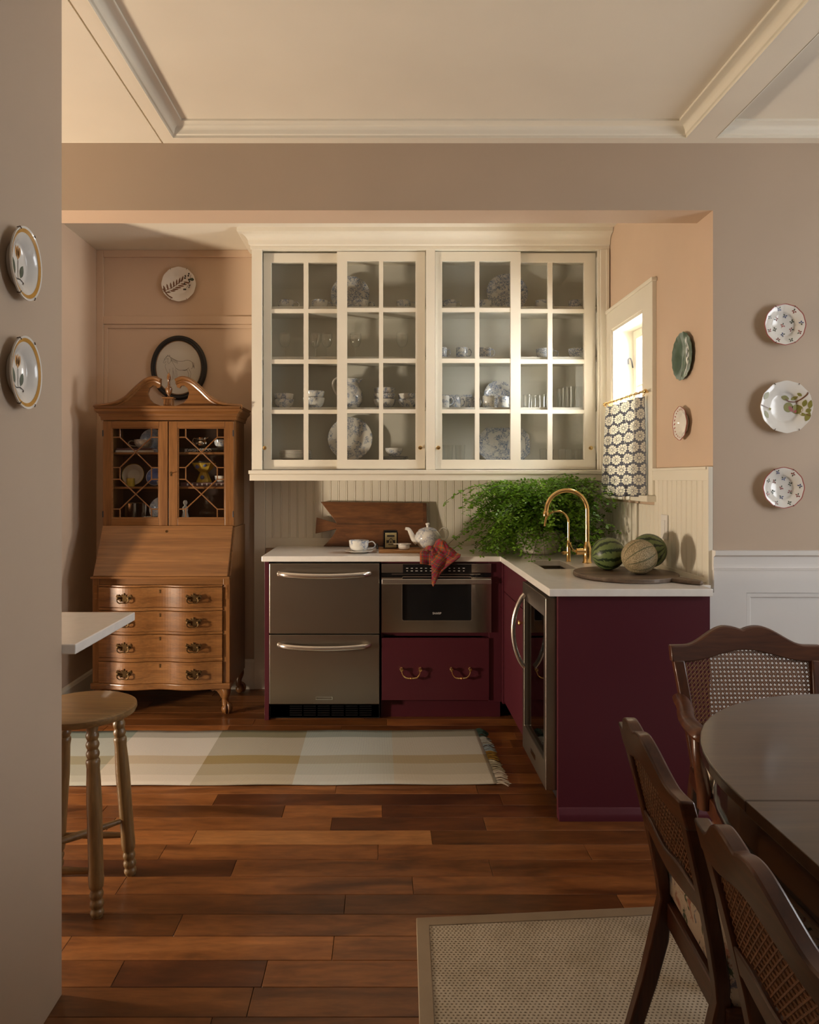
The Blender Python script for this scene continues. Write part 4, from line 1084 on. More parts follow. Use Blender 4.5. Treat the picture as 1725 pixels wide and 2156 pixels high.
# hutch
HZ0, HZ1 = 1.062, 1.69
for x0, x1 in ((-W + .004, -W + .022), (W - .022, W - .004)):
    MB().box(x0, x1, HY + .004, DEP - .01, HZ0, HZ1).build('hutch_side', sv, se, bevel=.002)
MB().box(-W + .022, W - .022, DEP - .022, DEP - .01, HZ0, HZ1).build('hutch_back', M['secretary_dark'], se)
MB().box(-W + .022, W - .022, HY + .01, DEP - .022, HZ1 - .03, HZ1).build('hutch_roof', sw, se)
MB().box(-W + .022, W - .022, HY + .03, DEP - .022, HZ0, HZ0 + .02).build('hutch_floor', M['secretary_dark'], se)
SHZ = (1.285, 1.490)
for z_ in SHZ: MB().box(-W + .022, W - .022, HY + .035, DEP - .022, z_, z_ + .012).build('shelf', sw, se)
def hutch_door(x0, x1, side):
    d = empty_part('hutch_door', se, (0, 0, 0))
    gx0, gx1 = x0 + .052, x1 - .052; gz0, gz1 = 1.112, 1.645; z0, z1 = HZ0 + .004, HZ1 - .008; y0, y1 = HY - .010, HY + .012
    MB().box(x0, gx0, y0, y1, z0, z1).build('door_stile', sv, d, bevel=.002); MB().box(gx1, x1, y0, y1, z0, z1).build('door_stile', sv, d, bevel=.002)
    MB().box(gx0, gx1, y0, y1, z0, gz0).build('door_rail', sw, d, bevel=.002); MB().box(gx0, gx1, y0, y1, gz1, z1).build('door_rail', sw, d, bevel=.002)
    MB().box(gx0 - .001, gx1 + .001, y0 + .014, y0 + .016, gz0 - .001, gz1 + .001).build('pane', M['glass'], d)
    MB().ring([(gx0, gz0), (gx1, gz0), (gx1, gz1), (gx0, gz1)], [(gx0 + .006, gz0 + .006), (gx1 - .006, gz0 + .006), (gx1 - .006, gz1 - .006), (gx0 + .006, gz1 - .006)], y0 + .004, y0 + .012).build('glass_bead', sw, d)
    # astragal lattice: two crossed lozenges with small octagon corners
    cx = (gx0 + gx1) / 2; wv = (gx1 - gx0); hv = (gz1 - gz0)
    xa, xb = gx0 + wv * .165, gx1 - wv * .165
    zc = [gz1 - hv * .105, gz1 - hv * .44, gz0 + hv * .43, gz0 + hv * .10]
    zx1, zx2 = gz1 - hv * .27, gz0 + hv * .265
    segs = []
    for (zt, zb, zx) in ((zc[0], zc[1], zx1), (zc[2], zc[3], zx2)):
        for xs_, ys_ in ((xa, zt), (xb, zt), (xa, zb), (xb, zb)):
            segs.append(((xs_, ys_), (cx, zx)))
    for xs_, xe_ in ((xa, gx0), (xb, gx1)):
        for z_ in zc: segs.append(((xs_, z_), (xe_, z_)))
        segs += [((xs_, zc[1]), (xs_, zc[2])), ((xs_, zc[0]), (xs_, gz1)), ((xs_, zc[3]), (xs_, gz0))]
    for (a, b_) in segs:
        MB().tube([(a[0], y0 + .010, a[1]), (b_[0], y0 + .010, b_[1])], .0038, 6).build('glazing_bar', sw, d)
    for z_ in (z0 + .07, z1 - .07):
        hx = x0 + .002 if side < 0 else x1 - .002
        MB().tube([(hx, y0 - .003, z_ - .018), (hx, y0 - .003, z_ + .018)], .0035, 8).build('hinge', M['black_matte'], d)
    return d
hutch_door(-.385, -.003, -1)
d = hutch_door(.003, .385, 1)
MB().prism([(.012, 1.36), (.022, 1.36), (.021, 1.372), (.024, 1.380), (.017, 1.388), (.010, 1.380), (.013, 1.372)], HY - .013, HY - .010).build('escutcheon', M['dark_brass'], d)
MB().tube([(.017, HY - .012, 1.376), (.020, HY - .035, 1.377), (.030, HY - .036, 1.378)], .0025, 6).build('key', M['dark_brass'], d)
# cornice
cpz = [(0, HZ1), (.006, HZ1), (.008, HZ1 + .018), (.014, HZ1 + .024), (.016, HZ1 + .036), (.032, HZ1 + .050), (.036, HZ1 + .062), (.030, HZ1 + .066), (.040, HZ1 + .080), (0, HZ1 + .080)]
MB().sweep([(W, DEP - .01), (W, HY), (-W, HY), (-W, DEP - .01)], [(-o_, z_) for o_, z_ in cpz]).build('cornice', sw, se, smooth=True, ang=20)
MB().box(-W, W, HY, DEP - .01, HZ1, HZ1 + .078).build('cornice_core', sw, se)
# broken swan-neck pediment
PZ = HZ1 + .080
for s_ in (-1, 1):
    top = bez([(.432, PZ - .002), (.33, PZ + .012), (.255, PZ + .045), (.19, PZ + .105), (.135, PZ + .150), (.085, PZ + .165), (.044, PZ + .150)], 6)
    low = [(.046, PZ + .128), (.052, PZ + .112), (.066, PZ + .108), (.074, PZ + .122), (.092, PZ + .124), (.112, PZ + .108), (.122, PZ + .078), (.112, PZ + .045), (.088, PZ + .020), (.050, PZ + .006), (.030, PZ), (.43, PZ - .004)]
    MB().prism([(s_ * a, b_) for a, b_ in top + low], HY - .006, HY + .014).build('pediment', sw, se, fix=True)
    pts = [(s_ * a, HY - .010, b_ + .002) for a, b_ in top]
    MB().tube(pts, .017, 10, sq=(1.15, .72)).build('swan_moulding', sw, se, smooth=True)
    MB().tube([(p[0], p[1] + .004, p[2] - .016) for p in pts[3:]], .009, 8).build('swan_bead', sw, se, smooth=True)
pb = MB().box(-.026, .026, HY - .016, HY + .026, PZ, PZ + .046).box(-.034, .034, HY - .022, HY + .03, PZ + .046, PZ + .053).build('plinth', sw, se, bevel=.0015)
for k_ in range(5): MB().tube([(-.018 + .009 * k_, HY - .017, PZ + .004), (-.018 + .009 * k_, HY - .017, PZ + .043)], .003, 6).build('reed', sw, pb)
fz = PZ + .053
MB().lathe([(0, 0), (.012, 0), (.012, .004), (.006, .010), (.006, .014), (.014, .024), (.019, .040), (.020, .054), (.015, .057), (.016, .062), (.008, .068), (.0065, .080), (.006, .098), (.010, .104), (.010, .107), (.012, .116), (.010, .130), (.005, .142), (0, .150)], 20, (0, HY + .004, fz)).build('finial', sw, se, smooth=True, ang=60)

# ---- things kept in the secretary (placed in world coordinates)
def sxy(x, y, z): return (SX + x, SY + y, z)
T1, T2, T3 = SHZ[1] + .0125, SHZ[0] + .0125, HZ0 + .0205
def book(label, x0, x1, y0, y1, z0, z1, mat, spine=None, name='book'):
    t = thing(name, label, 'book', sxy((x0 + x1) / 2, (y0 + y1) / 2, z0)); hx, hy, h = (x1 - x0) / 2, (y1 - y0) / 2, z1 - z0
    MB().box(-hx, hx, -hy, hy, 0, .0025).box(-hx, hx, -hy, hy, h - .0025, h).box(-hx, hx, -hy, -hy + .0025, .0025, h - .0025).build('cover', M[mat], t, bevel=.0006)
    MB().box(-hx + .003, hx - .003, -hy + .003, hy - .004, .003, h - .003).build('pages', M['paper'], t)
    if spine:
        tt = text('spine_lettering', spine, h * .78, (0, -hy - .0006, h * .2), (pi / 2, 0, 0), M['print_light'], t, .0005)
        tt.location = (-.035, -hy - .0006, h * .2); tt.scale = (1.25, 1.15, 1)
    return t
bk = book('black cookbook lying flat, lettered JEWISH FOOD on its spine', .025, .35, .22, .38, T1, T1 + .026, 'black_matte', 'JEWISH FOOD')
b1 = book('white book lying on the left top shelf of the hutch', -.34, -.11, .21, .37, T1, T1 + .013, 'book_white', 'Sweet Home Baking' if False else None)
book('dark maroon book lying on top of the white book', -.335, -.125, .215, .37, T1 + .0135, T1 + .026, 'book_maroon')
book('dark book under the yellow bowl with a row of pale letters', .045, .35, .23, .37, T2, T2 + .024, 'book_maroon', None)
bmk = thing_last = [o_ for o_ in bpy.data.objects if o_.get('label', '').startswith('dark book under')][0]
q_ = MB()
for k_ in range(9): q_.box(-.115 + k_ * .029, -.106 + k_ * .029, -.0708, -.0702, .006, .018)
q_.build('spine_print', M['print_light'], bmk, kind='stuff')
cup('two-handled white floral cup standing on the books in the hutch', sxy(-.19, .27, T1 + .0265), .058, .052, 'bluefaint', -1, group='cups in the hutch', name='soup_cup')
plate('tea_plate', 'pale plate leaning at the back of the hutch, top left', .075, sxy(-.165, .365, T1 + .074), standing(6), M['bluefaint'])
plate('floral_plate', 'yellow floral plate leaning on the middle shelf of the hutch', .068, sxy(-.27, .33, T2 + .067), standing(14), M['porcelain'], rim=M['yellow_pot'])
plate('relief_plate', 'blue plate with white relief on the middle shelf of the hutch', .054, sxy(-.135, .33, T2 + .054), standing(14), M['blue_plate'], rim=M['porcelain'])
cup('small yellow cup before the yellow floral plate', sxy(-.265, .255, T2), .024, .050, 'yellow_pot', 1, 'mug', 'cups in the hutch', False, 'egg_cup')
cup('small white cup beside the blue relief plate', sxy(-.075, .25, T2), .030, .034, 'porcelain', 1, 'bowl', 'cups in the hutch', False, 'white_cup')
for k_, (x_, y_) in enumerate(((-.262, .25), (-.215, .30))):
    t = thing('silver_beaker', ['polished silver beaker on the hutch floor, left one', 'polished silver beaker behind and right of the other'][k_], 'beaker', sxy(x_, y_, T3), group='silver beakers in the hutch')
    MB().lathe([(0, 0), (.033, 0), (.034, .004), (.034, .112), (.0355, .114), (.034, .116), (.032, .112), (.032, .006), (0, .006)], 28).build('beaker_body', M['silver'], t, smooth=True, ang=50)
plate('floral_plate', 'white floral plate leaning on the hutch floor', .075, sxy(-.095, .33, T3 + .073), standing(14), M['bluefaint'])
cup('white floral cup in front of the plate on the hutch floor', sxy(-.13, .235, T3), .034, .036, 'bluefaint', -1, group='cups in the hutch')
t = thing('cream_jug', 'small silvery cream jug standing on the black cookbook', 'jug', sxy(.16, .27, T1 + .0265))
MB().lathe([(0, .004), (.024, 0), (.026, .004), (.036, .022), (.037, .036), (.029, .050), (.028, .056), (.032, .064), (.030, .064), (.026, .056), (.027, .050), (.035, .036), (.034, .022), (.022, .006), (0, .006)], 24).build('body', M['silver'], t, smooth=True, ang=60)
MB().tube(bez([(-.028, 0, .056), (-.046, 0, .060), (-.052, 0, .040), (-.035, 0, .022)], 5), .003, 7).build('handle', M['silver'], t, smooth=True)
MB().prism([(0, .052), (.026, .068), (.010, .064), (-.006, .064)], -.009, .009).xf(Matrix.Translation((.026, 0, 0))).build('spout', M['silver'], t, bevel=.002)
cup('patterned white bowl at the right end on the black cookbook', sxy(.275, .28, T1 + .0265), .040, .052, 'bluewhite_d', 1, 'bowl', 'cups in the hutch', False, 'sugar_bowl', 'bowl')
t = thing('vase', 'yellow hourglass pottery bowl with dark blue flowers in the hutch', 'vase', sxy(.17, .29, T2 + .0245))
MB().lathe([(0, .004), (.048, 0), (.048, .005), (.026, .056), (.026, .062), (.052, .082), (.074, .116), (.073, .128), (.069, .128), (.068, .115), (.048, .088), (0, .07)], 8).build('body', M['yellow_pot'], t)
MB().lathe([(.0735, .119), (.0745, .119), (.0735, .129), (.0725, .129)], 8).build('rim_band', M['d_black'], t)
for k_, (a, z_) in enumerate(((-1.57 - .45, .096), (-1.57 + .3, .106), (-1.57, .03))):
    rr = .060 if z_ > .05 else .040
    MB().sphere((rr * cos(a), rr * sin(a), z_), .013, 8, 6, (1, .35, 1)).build('painted_flower', M['d_blue'], t)
cup('pale blue and white cup at the right of the yellow vase', sxy(.275, .27, T2 + .0245), .034, .040, 'bluewhite', 1, 'bowl', 'cups in the hutch', False, 'jasper_cup')
t = thing('oil_lamp', 'clear glass oil lamp with a bulbous body on the hutch floor', 'lamp', sxy(.195, .27, T3))
MB().lathe([(0, 0), (.030, 0), (.030, .004), (.010, .012), (.010, .022), (.044, .038), (.052, .055), (.044, .070), (.016, .078), (.014, .085)], 28).build('reservoir', M['crystal'], t, smooth=True, ang=60)
MB().lathe([(.014, .085), (.016, .092), (.024, .108), (.018, .125), (.012, .145), (.011, .16)], 24).build('chimney', M['crystal'], t, smooth=True)
t = thing('figurine', 'small white porcelain figurine at the left of the right hutch floor', 'figurine', sxy(.062, .27, T3))
MB().lathe([(0, 0), (.026, 0), (.027, .006), (.022, .030), (.014, .060), (.017, .078), (.016, .090), (.007, .098), (.006, .102), (.012, .110), (.013, .120), (.008, .130), (0, .133)], 20).build('figurine_body', M['porcelain'], t, smooth=True)

# ================================================================== ON THE WORKTOP
TZ = CZ + .0004
# fish-shaped board leaning on the beadboard
fb = thing('fish_board', 'old dark wooden board cut like a fish with a notched tail', 'cutting board', (-.09, 4.50, TZ), (radians(-9), 0, 0))
tail = bez([(-.280, .185), (-.265, .178)], 2)
body = [(-.305, .284), (.369, .276), (.369, .004), (-.284, .002), (-.255, .030), (-.225, .068), (-.204, .106), (-.203, .112), (-.335, .083), (-.330, .184), (-.205, .148), (-.208, .158)]
MB().prism(body, -.012, .012).build('board', M['fishboard'], fb, fix=True, bevel=.002)
MB().box(.345, .367, -.0135, -.0118, .004, .274).build('end_batten', M['fishboard'], fb)
MB().box(-.200, .345, -.0126, -.0119, .141, .1435).build('glue_joint', M['d_black'], fb)
# teacup on saucer
sc_ = plate('saucer', 'white saucer under the blue and white teacup on the worktop', .083, (-.138, 4.13, TZ), (0, 0, 0), M['porcelain'], d=.016)
tc = thing('teacup', 'blue and white teacup with a looped handle on a saucer by the fish board', 'cup', (-.138, 4.13, TZ + .0045))
cup_parts(tc, M['bluewhite'], .058, .068, True, 1)
# tray with tin, strainer pot, teapot
TX, TY = .152, 4.20
tr = thing('serving_tray', 'low bamboo serving tray with a black metal handle behind the towel', 'tray', (TX, TY, TZ))
MB().box(-.175, .20, -.10, .10, .0, .016).build('board', M['tray'], tr, bevel=.002)
MB().box(-.188, -.175, -.10, .10, .0, .022).build('end_cap', M['steel_smooth'], tr, bevel=.002)
MB().tube(bez([(-.182, -.06, .022), (-.186, -.055, .036), (-.190, 0, .040), (-.186, .055, .036), (-.182, .06, .022)], 5), .006, 8).build('handle', M['black_matte'], tr, smooth=True)
TT = TZ + .0165
ti = thing('tea_tin', 'black tea tin with a gold label standing on the tray', 'tin', (.045, 4.235, TT), (0, 0, radians(6)))
MB().box(-.043, .043, -.03, .03, 0, .100).build('can', M['black'], ti, bevel=.004)
MB().box(-.040, .040, -.027, .027, .1002, .108).build('lid', M['black'], ti, bevel=.003)
lb = MB().box(-.034, .034, -.0312, -.0303, .006, .094).build('paper_label', M['label_gold'], ti)
mk = MB().prism([(-.022, .070), (.022, .070), (.022, .080), (-.022, .080)], -.0318, -.0313)
mk.prism([(-.026, .032), (-.012, .035), (-.010, .050), (0, .058), (.010, .050), (.012, .035), (.026, .032), (.026, .050), (.014, .050), (0, .064), (-.014, .050), (-.026, .050)], -.0318, -.0313)
mk.prism([(-.005, .034), (.005, .034), (.001, .048), (-.001, .048)], -.0318, -.0313).box(-.015, .015, -.0318, -.0313, .022, .026)
mk.build('printed_mark', M['d_black'], lb, kind='stuff')
sp_ = thing('strainer_bowl', 'small white dish with a flat tea strainer resting across it', 'bowl', (.125, 4.18, TT))
MB().lathe([(0, .003), (.028, 0), (.033, .004), (.034, .026), (.031, .026), (.030, .006), (0, .006)], 24).build('dish', M['porcelain'], sp_, smooth=True, ang=50)
MB().lathe([(0, .026), (.034, .027), (.042, .030), (.042, .032), (.034, .031), (0, .029)], 24).build('strainer', M['porcelain'], sp_, smooth=True, ang=50)
MB().box(-.062, -.038, -.008, .008, .029, .032).build('strainer_handle', M['porcelain'], sp_, bevel=.001)
tp = thing('teapot', 'round white teapot with pale blue print on the tray behind the towel', 'teapot', (.268, 4.24, TT))
MB().lathe([(0, .004), (.045, 0), (.047, .005), (.066, .026), (.078, .052), (.078, .070), (.068, .092), (.052, .106), (.046, .110)], 36).build('body', M['bluefaint'], tp, smooth=True, ang=60)
ld = MB().lathe([(.058, .104), (.050, .112), (.032, .120), (.012, .125), (0, .126)], 32).build('lid', M['bluewhite_d'], tp, smooth=True)
MB().lathe([(.008, .124), (.007, .132), (.012, .140), (.013, .146), (.010, .149), (0, .149)], 16).build('knob', M['porcelain'], ld, smooth=True)
MB().tube(bez([(-.060, 0, .035), (-.082, 0, .055), (-.098, 0, .085), (-.112, 0, .110), (-.134, 0, .117)], 6), [.022 - .014 * i / 24 for i in range(25)], 12).build('spout', M['porcelain'], tp, smooth=True)
MB().tube(bez([(.068, 0, .100), (.088, 0, .118), (.112, 0, .112), (.120, 0, .082), (.104, 0, .052), (.072, 0, .040)], 6), .0055, 9).build('handle', M['porcelain'], tp, smooth=True)

# towel draped over the counter edge
tw = MB(); tw.uv = []
def towel_pt(u, v):
    # v: 0 back of the heap on the counter .. 0.42 counter edge .. 1 hanging tip ; u: across
    ridge = .055 * math.exp(-((v - .16) / .13) ** 2) + .028 * math.exp(-((v - .02) / .1) ** 2)
    fold = .010 * sin(u * 9.5 + v * 3) + .006 * sin(u * 21 - v * 5)
    if v < .40:
        q = v / .40
        y = 4.085 - .150 * q
        z = TZ + .006 + ridge * (1 - .55 * abs(u - .55) * 2) + abs(fold) * .8
        xl, xr = .235 + .035 * q, .390 + .035 * q - .02 * (1 - q)
        z += .022 * max(0, .25 - abs(u - .62)) / .25 * (1 - q * .5)
    else:
        q = (v - .40) / .60
        y = YF - .010 - .012 * sin(pi * min(1, q * 1.6)) - .016 * abs(sin(u * 5 + .4)) * (1 - q * .4) - .006
        xl = .266 + .006 * q; xr = .432 - .105 * q ** 1.6
        zt = TZ + .012 - .004 * 0
        z = zt - (.030 + .150 * (.30 + .70 * (1 - abs(u - .12) / .9))) * q - fold * .2
        if q < .12: y = YF - .006 - .02 * (q / .12)
    return (xl + (xr - xl) * u, y, z)
nu, nv = 34, 56
tw.grid(towel_pt, nu, nv)
tw.uv = [((i / nu) * .155 * .8 + (j / nv) * .20, (j / nv) * .30 - (i / nu) * .11) for j in range(nv + 1) for i in range(nu + 1)]
base_n = len(tw.v)
def flap(u, v):                                   # short left corner falling over the edge
    q = max(0, (v - .45) / .55)
    if v < .45: return (.205 + .075 * u + .01 * sin(v * 8), 4.03 - .09 * (v / .45), TZ + .006 + .016 * sin(pi * v / .45) + .006 * sin(u * 8))
    return (.205 + .080 * u, YF - .012 - .010 * sin(u * 6 + 1) * q - .008 * q, TZ + .012 - .062 * q * (.8 + .25 * u))
nu2, nv2 = 14, 22
tw.grid(flap, nu2, nv2)
tw.uv += [((i / nu2) * .075 + .02, (j / nv2) * .16) for j in range(nv2 + 1) for i in range(nu2 + 1)]
towel = tw.build('dish_towel', M['plaid'], smooth=True, ang=180, solid=.0022)
tag(towel, 'crumpled red and orange plaid dish towel hanging over the counter edge', 'towel')

# brass taps
def faucet(label, name, base, h, r, arc_r, drop, thick, tipf):
    t = thing(name, label, 'faucet', base)
    MB().lathe([(0, 0), (thick * 2.1, 0), (thick * 2.1, .004), (thick * 1.75, .008), (thick * 1.7, .05), (thick * 1.8, .075), (thick * 1.35, .098), (thick, .110), (0, .110)], 24).build('base', M['brass'], t, smooth=True, ang=50)
    zc = h - arc_r
    pts = [(0, 0, .10), (0, 0, .2 if zc > .22 else zc * .7)] + [(0, 0, zc)] + [(-arc_r + arc_r * cos(a), 0, zc + arc_r * sin(a)) for a in [pi * .97 * i / 22 for i in range(1, 23)]]
    last = Vector(pts[-1]); prev = Vector(pts[-2]); dd = (last - prev).normalized()
    pts += [tuple(last + dd * drop * .5), tuple(last + dd * drop)]
    MB().tube(pts, thick, 14).build('spout', M['brass'], t, smooth=True)
    if tipf:
        p = Vector(pts[-1])
        MB().tube([tuple(p - dd * .018), tuple(p - dd * .012), tuple(p), tuple(p + dd * .010)], [thick * 1.05, thick * 1.3, thick * 1.35, thick * 1.15], 14).build('aerator', M['brass'], t, smooth=True)
    return t
tap = faucet('tall polished brass gooseneck faucet behind the sink', 'faucet', (1.045, 3.64, TZ), .370, .1, .104, .03, .0115, True)
MB().tube([(-.012, 0, .058), (-.055, 0, .058)], .017, 16).build('valve', M['brass'], tap, smooth=True)
MB().tube(bez([(-.05, 0, .058), (-.075, -.005, .066), (-.088, -.006, .090), (-.092, -.006, .105)], 4), [.006] * 8 + [.007] * 3 + [.010] * 2, 9).build('lever', M['brass'], tap, smooth=True)
tap2 = faucet('slim brass filtered-water tap left of the tall faucet', 'filter_tap', (.965, 3.70, TZ), .262, .1, .060, .025, .006, False)
MB().tube([(-.008, 0, .045), (-.030, 0, .045)], .009, 12).build('valve', M['brass'], tap2, smooth=True)
MB().tube([(-.03, -.014, .045), (-.03, .014, .045)], .005, 8).build('cross_handle', M['brass'], tap2, smooth=True)

# round board with melons
mb_ = thing('round_board', 'round worn wooden board with a short handle under the melons', 'cutting board', (1.068, 3.135, TZ))
out = []
for i in range(60):
    a = 2 * pi * i / 60
    r_ = .222 * (1 + .012 * sin(3 * a + 1))
    out.append((r_ * cos(a), r_ * sin(a)))
MB().prism(out, 0, .019, 'z').build('disc', M['melonboard'], mb_, bevel=.004)
hd = [(.120, -.155), (.150, -.205), (.185, -.245), (.215, -.262), (.232, -.252), (.228, -.225), (.205, -.185), (.185, -.120)]
MB().prism(hd, .001, .018, 'z').build('handle', M['melonboard'], mb_, bevel=.006, seg=3)
MZ = TZ + .0195
def melon(label, x, y, r, mat, rot, name, sc=(1, 1, .97)):
    o = MB().sphere((0, 0, 0), r, 40, 26, sc).build(name, M[mat], None, smooth=True)
    o.location = (x, y, MZ + r); o.rotation_euler = rot
    tag(o, label, 'melon', None)
    return o
melon('striped green watermelon at the left of the melons on the board', 1.018, 3.215, .0735, 'watermelon', (radians(80), radians(8), radians(85)), 'watermelon', (1, 1, 1))
melon('striped watermelon at the right behind the cantaloupe', 1.230, 3.290, .0785, 'watermelon', (radians(70), radians(-25), radians(60)), 'watermelon', (1, 1, 1))
melon('beige netted cantaloupe in front of the watermelons', 1.108, 3.075, .0750, 'cantaloupe', (radians(62), radians(30), radians(80)), 'cantaloupe', (1, 1, 1))

# outlet on the right beadboard
ol = thing('outlet', 'white switch plate on the beadboard above the melons', 'outlet', (KX1 - .0092, 3.365, 1.060))
MB().box(-.008, -.0005, -.036, .036, 0, .115).build('cover_plate', M['white_trim'], ol, bevel=.002)
MB().box(-.011, -.008, -.016, .016, .025, .090).build('rocker', M['white_trim'], ol, bevel=.001)

# maidenhair fern
fp = (.900, 4.10, TZ)
fern = thing('potted_fern', 'big green maidenhair fern in a pale speckled pot on the counter', 'plant', fp)
M['pot'] = plain('pale_pot_glaze', (0.50, 0.46, 0.38), .35, var=.3, scale=35)
MB().lathe([(0, .004), (.085, 0), (.092, .004), (.118, .05), (.130, .095), (.130, .125), (.134, .132), (.130, .138), (.122, .134), (.120, .10), (0, .095)], 40).build('pot', M['pot'], fern, smooth=True, ang=50)
MB().lathe([(0, .118), (.12, .116), (.12, .10)], 24).build('soil', plain('dark_soil', (.02, .013, .008), .9, var=.5, scale=120), fern)
lf = MB(); stm = MB()
rnd = random.Random(11)
def leaflet(p, d, n, sz):
    d = d.normalized(); s_ = d.cross(n).normalized()
    a = p + d * sz * .15
    pts = [p, a + s_ * sz * .42 + d * sz * .25, a + s_ * sz * .30 + d * sz * .75, a + d * sz * .88, a - s_ * sz * .30 + d * sz * .75, a - s_ * sz * .42 + d * sz * .25]
    lf.add(pts, [(0, 1, 2, 3), (0, 3, 4, 5)])
def okp(p):                                       # stay clear of walls, cabinet and counter
    w_ = p + Vector(fp)
    if 3.55 < w_.y < 3.80 and w_.x > .90: return False
    if w_.x > 1.255 and w_.z > 1.22: return False
    return w_.x < KX1 - .03 and w_.y < YW - .03 and w_.z > CZ + .012 and not (w_.y > YC - .03 and w_.z > 1.325)
for fi in range(270):
    az = rnd.uniform(0, 2 * pi); L = rnd.uniform(.26, .50); up = rnd.uniform(.12, .36) if rnd.random() < .72 else rnd.uniform(-.02, .12)
    if fi % 3 == 0: az = rnd.choice((0.0, pi)) + rnd.gauss(0, .5)
    dx, dy = cos(az), sin(az)
    if dx > .2: L *= .86
    if dy > .3: L *= .70
    base = Vector((rnd.gauss(0, .035), rnd.gauss(0, .035), .118))
    P0, P1, P2 = base, base + Vector((dx * L * .35, dy * L * .35, up + .10)), base + Vector((dx * L, dy * L, up - rnd.uniform(.06, .24)))
    def cv(t): return P0 * (1 - t) ** 2 + P1 * 2 * t * (1 - t) + P2 * t * t
    N_ = 14
    pts = [cv(i / N_) for i in range(N_ + 1)]
    good = [p for p in pts if okp(p)]
    if len(good) < 6: continue
    stm.tube([tuple(p) for p in good], .0011, 4, cap=False)
    nb = 10
    for bi in range(nb):
        t = .26 + .74 * bi / (nb - 1); p = cv(t); tg = (cv(min(1, t + .03)) - cv(t - .03)).normalized()
        sd = tg.cross(Vector((0, 0, 1))).normalized()
        for sgn in (-1, 1):
            bl = (.075 if t < .9 else .05) * (1.15 - .55 * t) * rnd.uniform(.7, 1.2)
            bd = (sd * sgn * .85 + tg * .55 + Vector((0, 0, rnd.uniform(-.35, .25)))).normalized()
            nrm_ = (Vector((0, 0, 1)) + Vector((rnd.gauss(0, .3), rnd.gauss(0, .3), 0))).normalized()
            k_ = 5
            for q in range(1, k_ + 1):
                pp = p + bd * bl * q / k_ + Vector((0, 0, -.010 * (q / k_) ** 2))
                if not okp(pp): continue
                s2 = bd.cross(nrm_).normalized() * (1 if q % 2 else -1)
                leaflet(pp, bd * .5 + s2 * .8 + Vector((rnd.gauss(0, .25), rnd.gauss(0, .25), rnd.gauss(0, .3))), (nrm_ + Vector((rnd.gauss(0, .35), rnd.gauss(0, .35), 0))).normalized(), rnd.uniform(.0125, .0195))
lf.build('foliage', M['leaf'], fern, kind='stuff')
stm.build('stems', M['leafstem'], fern, kind='stuff')

# ================================================================== CAFE CURTAIN
RX, RY0, RY1, RZ = 1.296, 3.515, 4.155, 1.778
cr_ = thing('curtain_rod', 'thin brass cafe curtain rod across the sink window', 'curtain rod', (RX, 3.83, RZ))
MB().tube([(RX, RY0, RZ), (RX, RY1, RZ)], .006, 10).build('rod', M['brass'], cr_, w=True, smooth=True)
for y_ in (RY0, RY1):
    MB().sphere((RX, y_, RZ), .011, 12, 8).build('finial', M['brass'], cr_, w=True, smooth=True)
    yy = min(max(y_, RY0 + .03), RY1 - .02)
    MB().tube([(RX, yy, RZ), (KX1 - .023, yy, RZ)], .005, 8).build('bracket', M['brass'], cr_, w=True, smooth=True)
cu = thing('curtain', 'blue-grey flower print cafe curtain hanging at the sink window', 'curtain', (RX, 3.83, 1.25))
cm = MB(); nu, nv = 90, 24
def cur(u, v):
    y = RY0 + .030 + (.590 + .035 * v) * u - .0 * v
    am = .013 + .014 * v
    x = RX + .002 + am * sin(u * 2 * pi * 5.2 + .6 * sin(v * 2)) + .005 * sin(u * 31 + 2) - .008 * v
    z = RZ - .022 - (.505) * v + .004 * sin(u * 9) * v
    return (x - RX, y - 3.83, z - 1.25)
cm.grid(cur, nu, nv); cm.uv = [(i / nu * .86, j / nv * .505) for j in range(nv + 1) for i in range(nu + 1)]
cm.build('cloth', M['curtain'], cu, smooth=True, ang=180, solid=.001)
for k_ in range(9):
    y_ = RY0 + .045 + k_ * .070
    MB().tube([(RX + .014 * cos(a), y_, RZ - .006 + .014 * sin(a)) for a in [2 * pi * i / 16 for i in range(17)]], .0016, 6, cap=False).build('ring', M['brass'], cu, w=True, smooth=True)

# ================================================================== PLATES AND PICTURE ON THE WALLS
FRONT = (pi / 2, 0, 0); TO_RIGHT = (pi / 2, 0, pi / 2); TO_LEFT = (pi / 2, 0, -pi / 2)
def leafshape(cx, cy, l, w, rot, n=7):
    up = [(-l / 2 + l * i / n, w / 2 * sin(pi * i / n) ** .8) for i in range(n + 1)]
    pts = up + [(a, -b_) for a, b_ in up[::-1][1:-1]]
    c, s_ = cos(rot), sin(rot)
    return [(cx + a * c - b_ * s_, cy + a * s_ + b_ * c) for a, b_ in pts]
def decal(t, R, polys, mat, name='painted_motif', d=.022):
    """flat glaze painted on the dish: follows the dish surface a hair above it"""
    b = MB(); lift = .0006 + .00025 * len([c for c in t.children if c.get("kind") == "stuff"])
    for poly in polys:
        cx = sum(p[0] for p in poly) / len(poly); cy = sum(p[1] for p in poly) / len(poly)
        vs = [(cx, cy)] + list(poly)
        q = []
        for (a, c) in vs:
            rr = sqrt(a * a + c * c)
            if rr > R * .985: a, c = a * R * .985 / rr, c * R * .985 / rr; rr = R * .985
            q.append((a, c, plate_front(R, rr, d) + lift))
        n = len(poly)
        b.add(q, [(0, 1 + i, 1 + (i + 1) % n) for i in range(n)])
    return b.build(name, mat, t, kind='stuff')
